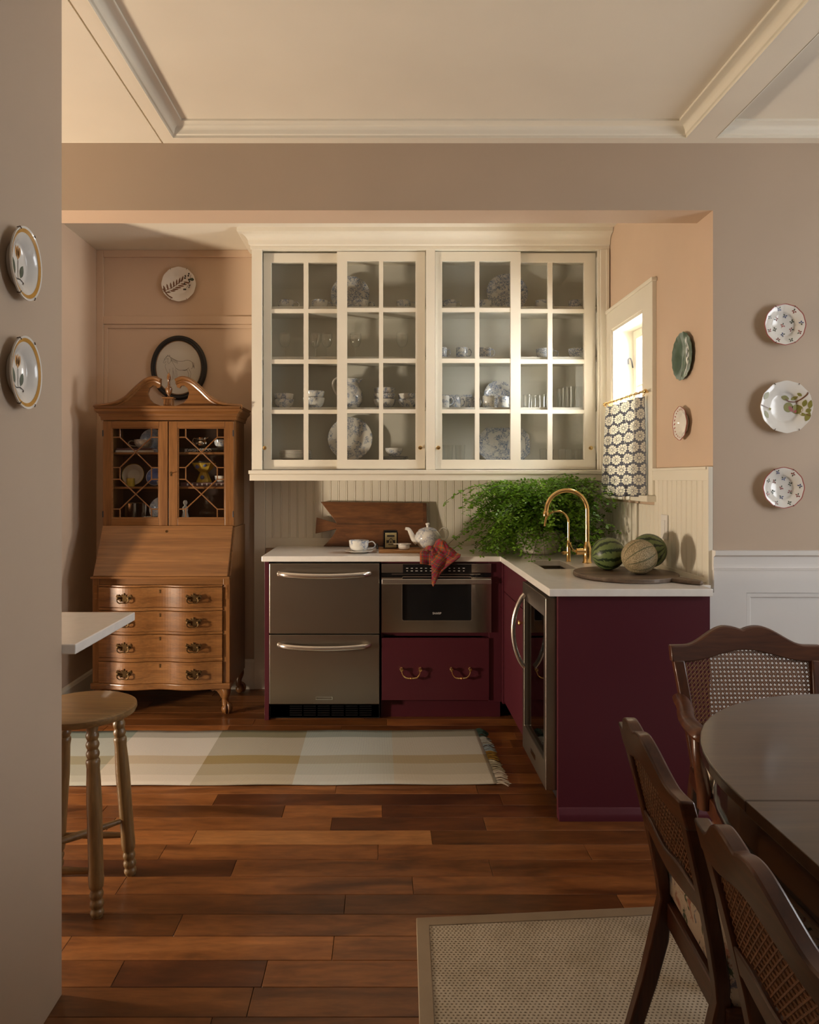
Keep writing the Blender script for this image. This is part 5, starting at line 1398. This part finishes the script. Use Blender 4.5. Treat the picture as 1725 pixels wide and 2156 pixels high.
def stroke(pts, w):
    P = bez(pts, 6); out = []
    L, R_ = [], []
    for i, p in enumerate(P):
        a = P[max(0, i - 1)]; b_ = P[min(len(P) - 1, i + 1)]
        dx, dy = b_[0] - a[0], b_[1] - a[1]; l = sqrt(dx * dx + dy * dy) or 1
        L.append((p[0] - dy / l * w, p[1] + dx / l * w)); R_.append((p[0] + dy / l * w, p[1] - dx / l * w))
    return [[L[i], L[i + 1], R_[i + 1], R_[i]] for i in range(len(P) - 1)]
def hooks(t, R, d=.022):
    for a in (radians(62), radians(118), radians(242), radians(298)):
        ca, sa = cos(a), sin(a)
        MB().tube([(R * .99 * ca, R * .99 * sa, d * .75), (R * 1.015 * ca, R * 1.015 * sa, d * 1.05), (R * .95 * ca, R * .95 * sa, d * 1.12)], .0013, 5).build('hanger_hook', M['wirehook'], t)
wavy = lambda a, r: 1 + .012 * cos(12 * a) * min(1, r / .06)
# yellow tulip plates on the partition
for lab, z_ in (('deep cream plate with a yellow tulip, upper of two on the left partition', 1.838), ('deep cream plate with a yellow tulip, lower of two on the left partition', 1.590)):
    R = .083
    t = plate('tulip_plate', lab, R, (-.837, 1.625, z_), TO_RIGHT, M['porcelain'], 'tulip plates on the left partition', d=.026, sc=(.85, 1, 1))
    MB().lathe([(R * .84, plate_front(R, R * .84, .026) + .0006), (R * .94, plate_front(R, R * .94, .026) + .0006)], 48).build('ochre_band', M['d_yellow'], t, smooth=True)
    dd = .026
    decal(t, R, [leafshape(.0, .026, .034, .016, pi / 2), leafshape(-.008, .027, .028, .013, 1.8), leafshape(.008, .027, .028, .013, 1.3)], M['d_orange'], 'tulip_bloom', dd)
    decal(t, R, [leafshape(-.024, -.006, .044, .018, 2.05), leafshape(.020, -.014, .034, .019, 1.15)], M['d_green'], 'tulip_leaf', dd)
    decal(t, R, stroke([(0, .008), (0, -.016), (0, -.034)], .0011) + stroke([(-.034, -.014), (-.028, -.020), (-.010, -.034), (.010, -.033), (.024, -.037), (.020, -.043)], .0013), M['d_black'], 'painted_stem', dd)
    hooks(t, R, dd)
# three plates on the dining wall
def sprigs(t, R, seed):
    r_ = random.Random(seed); sets = {'d_red': [], 'd_green': [], 'd_blue': [], 'd_pink': []}
    spots = [(0, 0, 'd_pink')] + [(.46 * R * cos(a), .46 * R * sin(a), c) for a, c in ((.4, 'd_green'), (1.35, 'd_blue'), (2.4, 'd_red'), (3.6, 'd_green'), (4.7, 'd_blue'), (5.8, 'd_red'))]
    spots += [(.80 * R * cos(a), .80 * R * sin(a), c) for a, c in ((.1, 'd_blue'), (.95, 'd_red'), (1.9, 'd_blue'), (2.7, 'd_green'), (3.5, 'd_pink'), (4.3, 'd_red'), (5.1, 'd_green'), (5.8, 'd_red'))]
    for (x_, y_, c) in spots:
        a0 = r_.uniform(0, 6)
        for k_ in range(4):
            a = a0 + k_ * 1.4
            sets[c if k_ else 'd_green'].append(leafshape(x_ + .0055 * cos(a), y_ + .0055 * sin(a), .0085, .0046, a))
    for c, p in sets.items():
        if p: decal(t, R, p, M[c], 'painted_sprig')
for lab, x_, z_, sd in (('small white plate with scattered flower sprigs, top of three on the dining wall', 1.625, 1.969, 3), ('small white plate with scattered flower sprigs, bottom of three on the dining wall', 1.619, 1.310, 4)):
    R = .083
    t = plate('sprig_plate', lab, R, (x_, YH0 - .004, z_), FRONT, M['porcelain'], 'sprig plates on the dining wall', wave=wavy, rim=M['d_pink'])
    sprigs(t, R, sd); hooks(t, R)
R = .105
t = plate('fruit_plate', 'large white plate painted with apples on a branch, middle of the dining wall', R, (1.629, YH0 - .004, 1.636), FRONT, M['porcelain'], wave=wavy, d=.026)
decal(t, R, [ell(.018, .000, .019, .020, 16), ell(.050, -.008, .020, .019, 16)], M['d_olive'], 'painted_apple', .026)
decal(t, R, [leafshape(.028, -.007, .030, .016, -.9), leafshape(.054, -.016, .032, .016, .15)], M['d_pink'], 'apple_blush', .026)
decal(t, R, [leafshape(.005, .038, .034, .020, -.3), leafshape(.040, .036, .026, .016, .5), leafshape(.055, .050, .022, .012, -.6), leafshape(.075, .015, .030, .018, 1.3), leafshape(-.082, .045, .036, .022, 1.0), leafshape(-.080, -.030, .034, .018, -1.1), leafshape(-.062, -.008, .022, .012, .3), leafshape(.068, -.030, .024, .013, -.3), leafshape(.085, -.040, .040, .020, 1.1), leafshape(.095, .010, .036, .018, 1.4), leafshape(.088, -.015, .022, .018, .4)], M['d_olive'], 'painted_leaf', .026)
decal(t, R, stroke([(.088, .072), (.082, .050), (.060, .030), (.046, .022), (.020, .024), (.006, .034)], .0026) + stroke([(-.103, .008), (-.090, .003), (-.070, -.004)], .0018) + stroke([(.050, .024), (.050, .012)], .0015) + stroke([(.100, -.038), (.088, -.034), (.078, -.028)], .0014), M['d_brown'], 'painted_branch', .026)
hooks(t, R, .026)
# green and pink plates on the kitchen's right wall
R = .106
t = plate('leaf_plate', 'dark green scalloped plate with pale leaves beside the window', R, (KX1 - .004, 3.165, 1.890), TO_LEFT, M['green_plate'], wave=lambda a, r: 1 + .022 * cos(18 * a) * min(1, r / .09), d=.013)
decal(t, R, [leafshape(.035 + .012 * (k_ % 2), -.07 + .022 * k_, .040, .014, .9 + (k_ % 3) * .5) for k_ in range(7)] + [leafshape(.058, -.03 + .03 * k_, .030, .011, 1.9) for k_ in range(3)], M['bluefaint'], 'pale_leaf', .013)
R = .074
t = plate('pink_plate', 'small cream plate with pink lace rim below the green plate', R, (KX1 - .004, 3.165, 1.592), TO_LEFT, M['porcelain'], wave=lambda a, r: 1 + .03 * cos(8 * a) * min(1, r / .06), rim=M['d_pink'])
rr_ = random.Random(5)
decal(t, R, [leafshape(.84 * R * cos(a) , .84 * R * sin(a), rr_.uniform(.008, .016), .006, rr_.uniform(0, 6)) for a in [2 * pi * i / 22 for i in range(22)]], M['d_pink'], 'lace_print')
# plate and oval picture in the alcove
R = .110
t = plate('fern_plate', 'cream plate painted with a brown fern and dark berries, alcove wall', R, (-1.305, YW - .004, 2.589), FRONT, M['porcelain'], wave=wavy)
fr_ = []
for k_ in range(7):
    u = k_ / 6; x_, y_ = -.085 + .11 * u, -.045 + .065 * u
    fr_ += [leafshape(x_ - .006, y_ + .016, .044, .011, 1.9 - .6 * u), leafshape(x_ + .022, y_ - .006, .044, .011, .1 - .3 * u)]
decal(t, R, fr_ + stroke([(-.10, -.05), (-.05, -.02), (.0, .015), (.025, .045)], .002) + stroke([(-.1, -.03), (-.07, -.07), (-.04, -.09)], .004), M['d_brown'], 'painted_fern')
decal(t, R, [ell(.030 + .030 * ((k_ * 37) % 10) / 10 + .01 * (k_ % 3), -.03 + .012 * ((k_ * 7) % 9), .006, .006, 10) for k_ in range(12)], M['d_black'], 'painted_berry')
decal(t, R, [leafshape(.085, .030, .030, .020, -.3)] + stroke([(.078, .06), (.07, .03), (.058, .0), (.045, -.02)], .0012), M['d_green'], 'painted_leaf')
hooks(t, R)
pic = thing('oval_picture', 'oval black-framed ink drawing of two horses above the secretary', 'picture', (-1.307, YW - .012, 2.055))
prof = [(0, 0), (.016, -.012), (.030, -.016), (.038, -.010), (.040, 0)]
fm = MB(); n = 64; rows = []
for (o_, y_) in [(0.0, 0.0), (.004, -.014), (.014, -.020), (.022, -.016), (.028, -.020), (.033, -.012), (.035, .0)]:
    rows.append([(( .181 - o_) * cos(2 * pi * i / n), y_, (.207 - o_) * sin(2 * pi * i / n)) for i in range(n)])
vs = [p for r_ in rows for p in r_]; fs = []
for a in range(len(rows) - 1):
    for i in range(n): fs.append((a * n + i, a * n + (i + 1) % n, (a + 1) * n + (i + 1) % n, (a + 1) * n + i))
fm.add(vs, fs).build('frame', M['black_matte'], pic, smooth=True, ang=60)
pp = MB().prism(ell(0, 0, .150, .176, 64), -.006, -.001).build('paper', M['paper'], pic)
MB().ring(ell(0, 0, .1495, .1755, 64), ell(0, 0, .143, .169, 64), -.009, -.0065).build('inner_lip', M['secretary'], pic)
k = .001
hl = []
def hs(pts, w=.0007): hl.extend(stroke([((a - 240) * .00041, -(b_ - 750) * .00041 - .004) for a, b_ in pts], w))
# outlines of the drawn horses (drawing units)
hs([(10, 640), (20, 610), (35, 585), (60, 560), (85, 560), (110, 575), (150, 600), (200, 625), (240, 640)], .001)
hs([(10, 640), (0, 655), (10, 668), (30, 660), (45, 640)]); hs([(60, 560), (45, 590), (60, 605), (85, 590)])
hs([(75, 600), (70, 650), (85, 675), (105, 660), (125, 620)]); hs([(110, 575), (135, 640), (170, 700), (190, 740)])
hs([(240, 640), (300, 640), (360, 625), (410, 630), (450, 655), (465, 690), (460, 730), (440, 760)], .001)
hs([(465, 660), (485, 690), (470, 730), (462, 700)]); hs([(190, 740), (240, 775), (310, 780), (370, 765), (400, 740)], .001)
hs([(40, 680), (30, 720), (45, 770), (60, 800)]); hs([(190, 760), (185, 840), (190, 900), (205, 930)]); hs([(150, 740), (150, 840), (140, 920), (125, 935)])
hs([(100, 760), (95, 850), (85, 920), (100, 935)]); hs([(400, 760), (430, 830), (420, 900), (440, 930)]); hs([(370, 770), (395, 840), (385, 920), (365, 935)])
hs([(60, 800), (75, 860), (70, 930), (60, 935)])
for q_ in range(9):
    hs([(112 + q_ * 12, 578 + q_ * 6), (120 + q_ * 13, 610 + q_ * 6), (126 + q_ * 12, 640 + q_ * 5)], .0006)
for q_ in range(6):
    hs([(452 + q_ * 5, 665 + q_ * 9), (470 + q_ * 3, 690 + q_ * 9), (462 + q_ * 4, 715 + q_ * 8)], .0006)
hs([(20, 612), (28, 608), (34, 614)], .001); hs([(62, 562), (70, 540), (80, 562)]); hs([(88, 562), (98, 542), (106, 574)]); hs([(150, 780), (165, 850), (160, 925)]); hs([(205, 780), (212, 850), (206, 930)]); hs([(300, 778), (340, 786), (370, 770)], .0012)
b = MB()
for q in hl: b.add([(a, -.0066, c) for a, c in q], [(0, 1, 2, 3)])
b.build('ink_drawing', M['ink'], pp, kind='stuff')
MB().prism(ell(0, 0, .149, .175, 64), -.0105, -.0095).build('picture_glass', M['glass'], pic)

# ================================================================== RUGS
ru = thing('runner_rug', 'flat-woven checked runner in sage, tan and ochre before the cabinets', 'rug', (-.60, 3.12, 0))
ru.rotation_euler = (0, 0, radians(.4))
b = MB().grid(lambda u, v: (-1.12 + 2.225 * u, .665 * v, .006 + .0016 * sin(u * 26 + v * 3) + (.006 * max(0, (u - .93) / .07) * v * v)), 110, 16)
b.build('woven_body', M['runner'], ru, smooth=True, ang=180, solid=.004)
fm_ = {}
rf_ = random.Random(3)
for i in range(95):
    v = i / 94
    c = 'fr_teal' if v > .84 else 'fr_grey' if v > .68 else 'fr_blue' if v > .55 else 'fr_gold' if v > .40 else 'fr_sand' if v > .2 else 'fr_cream'
    b = fm_.setdefault(c, MB())
    L = rf_.uniform(.045, .066)
    z0 = .007 + .004 * v * v
    dy = rf_.gauss(0, .008)
    b.tube(bez([(1.100, .665 * v, z0), (1.100 + L * .5, .665 * v + dy * .5, z0 + rf_.uniform(0, .006)), (1.100 + L, .665 * v + dy - .008, .003)], 3), .0022, 4)
for nme, col in (('fr_teal', (.035, .062, .05)), ('fr_grey', (.30, .30, .27)), ('fr_blue', (.24, .29, .32)), ('fr_gold', (.27, .15, .03)), ('fr_sand', (.34, .30, .21)), ('fr_cream', (.55, .47, .38))):
    fm_[nme].build('fringe', fabric(nme + '_yarn', col), ru, kind='stuff')
dr_ = thing('sisal_rug', 'beige woven sisal rug with a tan cloth border under the dining table', 'rug', (.10, 2.17, 0))
O_ = [(0.002, 0.0), (2.6, .20), (2.75, -2.6), (-.075, -2.6)]
I_ = [(.040, -.038), (2.55, .15), (2.7, -2.55), (-.035, -2.55)]
MB().prism([(a, c) for a, c in I_], .002, .0085, 'z').build('weave', M['sisal'], dr_, fix=True)
MB().ring(O_, I_, .0, .011, 'z').build('border', M['binding'], dr_, bevel=.003, fix=True)

# ================================================================== STOOL
st = thing('bar_stool', 'round-seated oak stool with turned beaded legs beside the partition', 'stool', (-.985, 2.335, 0))
MB().lathe([(0, .575), (.150, .575), (.166, .580), (.171, .590), (.170, .600), (.160, .605), (0, .605)], 56).build('seat', M['oak'], st, smooth=True, ang=45)
def turned(p0, p1, prof, seg=18):
    """turned leg: prof of (t, r) along p0->p1"""
    a, b_ = Vector(p0), Vector(p1); d = b_ - a; q = d.to_track_quat('Z', 'Y').to_matrix().to_4x4()
    return MB().lathe([(r_, t_ * d.length) for t_, r_ in prof], seg).xf(Matrix.Translation(a) @ q)
def bead(t0, t1, r, rn, n=6): return [(t0 + (t1 - t0) * i / n, rn + (r - rn) * sin(pi * i / n)) for i in range(n + 1)]
pf = [(0, 0), (0, .0165)] + bead(.004, .042, .021, .0165) + bead(.046, .090, .0215, .0165) + bead(.094, .138, .021, .0165)
pf += [(.145, .018), (.155, .0215), (.19, .0235), (.25, .0225), (.42, .0225), (.60, .0235), (.70, .0215), (.77, .0195), (.80, .0215), (.815, .0205)]
pf += bead(.822, .868, .0205, .0160) + bead(.872, .916, .0205, .0160) + bead(.920, .962, .020, .0160) + [(.985, .019), (1.0, .019), (1.0, 0)]
feet = [(.106, -.142), (.126, .092), (-.126, -.142), (-.126, .092)]
tops = [(.075, -.105), (.088, .075), (-.085, -.105), (-.085, .075)]
for f_, t_ in zip(feet, tops):
    turned((f_[0], f_[1], 0), (t_[0], t_[1], .578), pf).build('leg', M['oak_v'], st, smooth=True, ang=60)
def at(i, z): return tuple(feet[i][k_] + (tops[i][k_] - feet[i][k_]) * z / .578 for k_ in (0, 1)) + (z,)
for (i, j, z_) in ((0, 2, .135), (1, 3, .135), (2, 1, .19), (2, 3, .22)):
    a, b_ = at(i, z_), at(j, z_)
    MB().tube([a, tuple((Vector(a) * .5 + Vector(b_) * .5)), b_], [.008, .0125, .008], 10).build('stretcher', M['oak'], st, smooth=True)

# ================================================================== DINING SET
tb = thing('dining_table', 'dark mahogany oval extending dining table with moulded edge', 'table', (1.215, 1.0, 0))
HW, YS, RY_ = .552, 1.325, .625        # half width, start of the rounded end, its depth
def outline(ins, y_lo, y_hi, n=30):
    hw = HW - ins
    right = []
    pts = []
    for i in range(n + 1):
        a = pi * i / n
        pts.append((hw * cos(a), YS - 1.0 + (RY_ - ins) * sin(a) ** .92))
    return pts                                        # from +x over the far end to -x
far = outline(0, 0, 0)
TH = .760
far_top = far + [(-HW, 1.302 - 1.0), (HW, 1.302 - 1.0)]
MB().prism(far_top, TH - .024, TH, 'z').build('table_leaf', M['table'], tb, bevel=.004, seg=3, fix=True)
MB().box(-HW, HW, .20 - 1.0, 1.3005 - 1.0, TH - .024, TH).build('table_leaf', M['table'], tb, bevel=.0015, fix=True)

ap_o = [(a, c) for a, c in outline(.035, 0, 0)] + [(-HW + .035, -.8), (HW - .035, -.8)]
ap_i = [(a, c) for a, c in outline(.060, 0, 0)] + [(-HW + .060, -.78), (HW - .060, -.78)]
MB().ring(ap_o, ap_i, TH - .120, TH - .024, 'z').build('apron', M['table_edge'], tb, fix=True)
bd_o = [(a, c) for a, c in outline(.028, 0, 0)] + [(-HW + .028, -.8), (HW - .028, -.8)]
MB().ring(bd_o, ap_i, TH - .132, TH - .1195, 'z').build('apron_bead', M['table_edge'], tb, bevel=.004, fix=True)
for lx in (-.36, .36):
    for ly in (-.62, .52):
        MB().tube(bez([(lx, ly, .632), (lx * 1.02, ly, .52), (lx * .99, ly, .25), (lx * 1.04, ly, .02), (lx * 1.06, ly, .0115)], 4), [.042, .041, .039, .036, .034, .032, .030, .028, .026, .024, .023, .022, .021, .021, .022, .025, .027], 12).build('leg', M['table_edge'], tb, smooth=True)

def chair(name, label, loc, rz, arms=False, hw=.20, group=None, cushion=True):
    """cane-back chair, facing local +x, back at x=0. z is up, y across."""
    t = thing(name, label, 'chair', loc, (0, 0, rz), group)
    mz, my = M['mahogany'], M['mahogany_y']
    SHT = .430; ZC, ZT_ = .792, .850; ZB_ = .530 if arms else .598
    def lean(z): return -.085 * max(0, (z - SHT) / .40) ** 1.25
    hb = hw * .84
    def half(z): return hb + (hw - hb) * max(0, min(1, (z - SHT) / (ZC - SHT)))
    # crest: serpentine top edge, echoing lower edge
    def crest_top(u):
        a = abs(u)
        if a > .80: return ZC
        if a > .22:
            q = (.80 - a) / .58; return ZC + (ZT_ - ZC) * (q * q * (3 - 2 * q))
        return ZT_ - .012 * (1 - (a / .22)) ** 2 * 1.0
    def crest_low(u):
        a = abs(u); q = max(0, (.78 - a) / .78); return ZC - .050 + .034 * (q * q * (3 - 2 * q))
    n = 40; cb_ = MB(); vs = []; fs = []
    for i in range(n + 1):
        u = -1 + 2 * i / n; y_ = hw * u
        zt, zl = crest_top(u), crest_low(u)
        bow = .012 * (1 - u * u)
        for (z_, th) in ((zt, -.013), (zt, .013), (zl, .013), (zl, -.013)):
            vs.append((lean(z_) - bow + th, y_, z_))
    for i in range(n):
        for k_ in range(4):
            fs.append((i * 4 + k_, i * 4 + (k_ + 1) % 4, (i + 1) * 4 + (k_ + 1) % 4, (i + 1) * 4 + k_))
    fs += [(0, 1, 2, 3), (n * 4 + 3, n * 4 + 2, n * 4 + 1, n * 4)]
    cb_.add(vs, fs).build('crest_rail', my, t, smooth=True, ang=40, bevel=.004, fix=True)
    # stiles running down into the back legs
    for s_ in (-1, 1):
        pts = []
        zs_ = [ZC - .045, .70, .62, .54, .47, SHT, .34, .25, .15, .06, .010]
        m = MB(); vs = []; fs = []
        for z_ in zs_:
            if z_ >= SHT: x_, w_, h_ = lean(z_), .036 - .006 * (ZC - z_) / .4, .026
            else:
                q = (SHT - z_) / SHT; x_, w_, h_ = -.115 * q ** 1.35, .034 - .008 * q, .040 - .014 * q
            yo = s_ * half(max(z_, SHT)); yi = yo - s_ * w_
            for (xx, yy) in ((x_ - h_ / 2, yo), (x_ + h_ / 2, yo), (x_ + h_ / 2, yi), (x_ - h_ / 2, yi)): vs.append((xx, yy, z_))
        L_ = len(zs_)
        for i in range(L_ - 1):
            for k_ in range(4): fs.append((i * 4 + k_, i * 4 + (k_ + 1) % 4, (i + 1) * 4 + (k_ + 1) % 4, (i + 1) * 4 + k_))
        fs += [(0, 1, 2, 3), (L_ * 4 - 1, L_ * 4 - 2, L_ * 4 - 3, L_ * 4 - 4)]
        m.add(vs, fs).build('back_leg', mz, t, smooth=True, ang=40, bevel=.004, fix=True)
    # lower back rail, shaped
    m = MB(); vs = []; fs = []; n = 24
    for i in range(n + 1):
        u = -1 + 2 * i / n; y_ = (half(ZB_) - .02) * u; a = abs(u)
        zt = ZB_ + .024 - .005 * cos(u * pi * 2); zl = ZB_ - .022 - .010 * (1 - a) ** 2 - (.006 if a > .85 else 0)
        for (z_, th) in ((zt, -.011), (zt, .011), (zl, .011), (zl, -.011)): vs.append((lean(z_) + th - .010 * (1 - u * u), y_, z_))
    for i in range(n):
        for k_ in range(4): fs.append((i * 4 + k_, i * 4 + (k_ + 1) % 4, (i + 1) * 4 + (k_ + 1) % 4, (i + 1) * 4 + k_))
    fs += [(0, 1, 2, 3), (n * 4 + 3, n * 4 + 2, n * 4 + 1, n * 4)]
    m.add(vs, fs).build('lower_rail', my, t, smooth=True, ang=40, bevel=.004, fix=True)
    # cane panel: six-way weave of real strands, clipped to the opening
    zl_, inn = ZB_ + .014, .030
    p = .0132; c_ = MB()
    def strand(a, b_, w_, x_):
        for s2 in runs(a, b_): strip(s2, w_, x_)
    def inside(y_, z_): return zl_ < z_ < crest_low(y_ / hw) + .006 and abs(y_) < half(z_) - inn + .004
    def runs(a, b_, n_=160):
        out_, cur_ = [], None
        for i in range(n_ + 1):
            q = (a[0] + (b_[0] - a[0]) * i / n_, a[1] + (b_[1] - a[1]) * i / n_)
            if inside(*q): cur_ = (cur_[0], q) if cur_ else (q, q)
            elif cur_: out_.append(cur_); cur_ = None
        if cur_: out_.append(cur_)
        return out_
    def strip(s2, w_, x_):
        (ya, za), (yb, zb) = s2
        dy, dz = yb - ya, zb - za; l = sqrt(dy * dy + dz * dz)
        if l < .004: return
        ny, nz = -dz / l * w_, dy / l * w_
        k2 = max(1, int(l / .05)); base = len(c_.v)
        vs = []; fs = []
        for i in range(k2 + 1):
            y_, z_ = ya + dy * i / k2, za + dz * i / k2
            bow = .010 * (1 - min(1, (y_ / hw) ** 2))
            vs += [(lean(z_) - bow + x_, y_ + ny, z_ + nz), (lean(z_) - bow + x_, y_ - ny, z_ - nz)]
        fs = [(2 * i, 2 * i + 1, 2 * i + 3, 2 * i + 2) for i in range(k2)]
        c_.add(vs, fs)
    zt_ = .86
    for i in range(-40, 41):
        for o_ in (-.0016, .0016):
            strand((i * p + o_, ZB_ - .1), (i * p + o_, zt_), .00095, .0010)
            strand((-.3, ZB_ + i * p + o_), (.3, ZB_ + i * p + o_), .00095, -.0008)
        strand((i * p * 2 - .5 + p / 2, ZB_ - .5 + 0), (i * p * 2 + .5 + p / 2, ZB_ + .5), .0013, .0016)
        strand((i * p * 2 - .5 + p * 1.5, ZB_ - .5 + 0), (i * p * 2 + .5 + p * 1.5, ZB_ + .5), .0013, .0016)
        strand((i * p * 2 + .5 + p / 2, ZB_ - .5), (i * p * 2 - .5 + p / 2, ZB_ + .5), .0013, -.0014)
        strand((i * p * 2 + .5 + p * 1.5, ZB_ - .5), (i * p * 2 - .5 + p * 1.5, ZB_ + .5), .0013, -.0014)
    c_.build('cane_panel', M['cane'], t, solid=.0008, kind='stuff')
    # seat frame (bowed), cushion, front legs
    D_ = .43; fw = hw + .035
    so = [(.0, -hb - .006)] + [(D_ * .5, -(hb + fw) / 2 - .008), (D_ * .93, -fw)] + [(D_ + .018 * sin(pi * q / 8), -fw + 2 * fw * q / 8) for q in range(1, 8)] + [(D_ * .93, fw), (D_ * .5, (hb + fw) / 2 + .008), (.0, hb + .006)]
    cxs = sum(a for a, _ in so) / len(so)
    si = [(cxs + (a - cxs) * .80, c * .80) for a, c in so]
    MB().ring(so, si, SHT - .058, SHT - .004, 'z').build('seat_rail', my, t, bevel=.004, fix=True)
    if cushion:
        cm_ = MB(); prof_ = [(.97, SHT - .004), (1.0, SHT + .014), (1.0, SHT + .062), (.96, SHT + .078), (.78, SHT + .090), (.35, SHT + .096)]
        vs = []; n_ = len(so); fs = []
        so2 = [(cxs + (a - cxs) * .98, c * .97) for a, c in so]
        for (k_, z_) in prof_: vs += [(cxs + (a - cxs) * k_, c * k_, z_) for a, c in so2]
        for r_ in range(len(prof_) - 1):
            for i in range(n_): fs.append((r_ * n_ + i, r_ * n_ + (i + 1) % n_, (r_ + 1) * n_ + (i + 1) % n_, (r_ + 1) * n_ + i))
        fs.append(tuple(range((len(prof_) - 1) * n_, len(prof_) * n_))); fs.append(tuple(range(n_))[::-1])
        cm_.add(vs, fs).build('seat_cushion', M['floral'], t, smooth=True, ang=180, fix=True)
    for s_ in (-1, 1):
        MB().tube(bez([(D_ - .030, s_ * (fw - .030), SHT - .006), (D_ - .022, s_ * (fw - .024), .30), (D_ - .034, s_ * (fw - .034), .14), (D_ - .026, s_ * (fw - .028), .0115)], 4), [.030 - .0125 * i / 12 for i in range(13)], 10).build('front_leg', mz, t, smooth=True)
    if arms:
        for s_ in (-1, 1):
            a0 = (lean(.635), s_ * half(.635), .632)
            path = bez([a0, (.05, s_ * (half(.635) + .020), .628), (.14, s_ * (hw + .035), .622), (.235, s_ * (hw + .045), .618), (.275, s_ * (hw + .035), .612)], 5)
            MB().tube(path, [.019, .021, .022, .022, .022, .022, .021, .021, .021, .021, .022, .022, .023, .024, .025, .025, .026, .026, .025, .022, .016], 12, sq=(1.15, .75)).build('arm', my, t, smooth=True)
            MB().tube(bez([(.225, s_ * (hw + .042), .606), (.24, s_ * (hw + .044), .54), (.215, s_ * (hw + .020), .46), (.205, s_ * (hw + .012), .39)], 4), [.017, .016, .016, .016, .016, .017, .018, .019, .019, .020, .020, .020, .020], 10).build('arm_post', mz, t, smooth=True)
    return t
CZF = .0115
chair('dining_chair', 'cane-back mahogany side chair with floral seat, farther one on the near side', (.602, 1.395, CZF), radians(-4), group='cane-back chairs at the dining table')
chair('dining_chair', 'cane-back mahogany side chair, nearest the camera at the right edge', (.578, .945, CZF), radians(-3), group='cane-back chairs at the dining table')
chair('dining_armchair', 'cane-back mahogany armchair at the far end of the table by the wall', (1.185, 2.255, CZF), radians(-90), arms=True, hw=.247, group='cane-back chairs at the dining table')
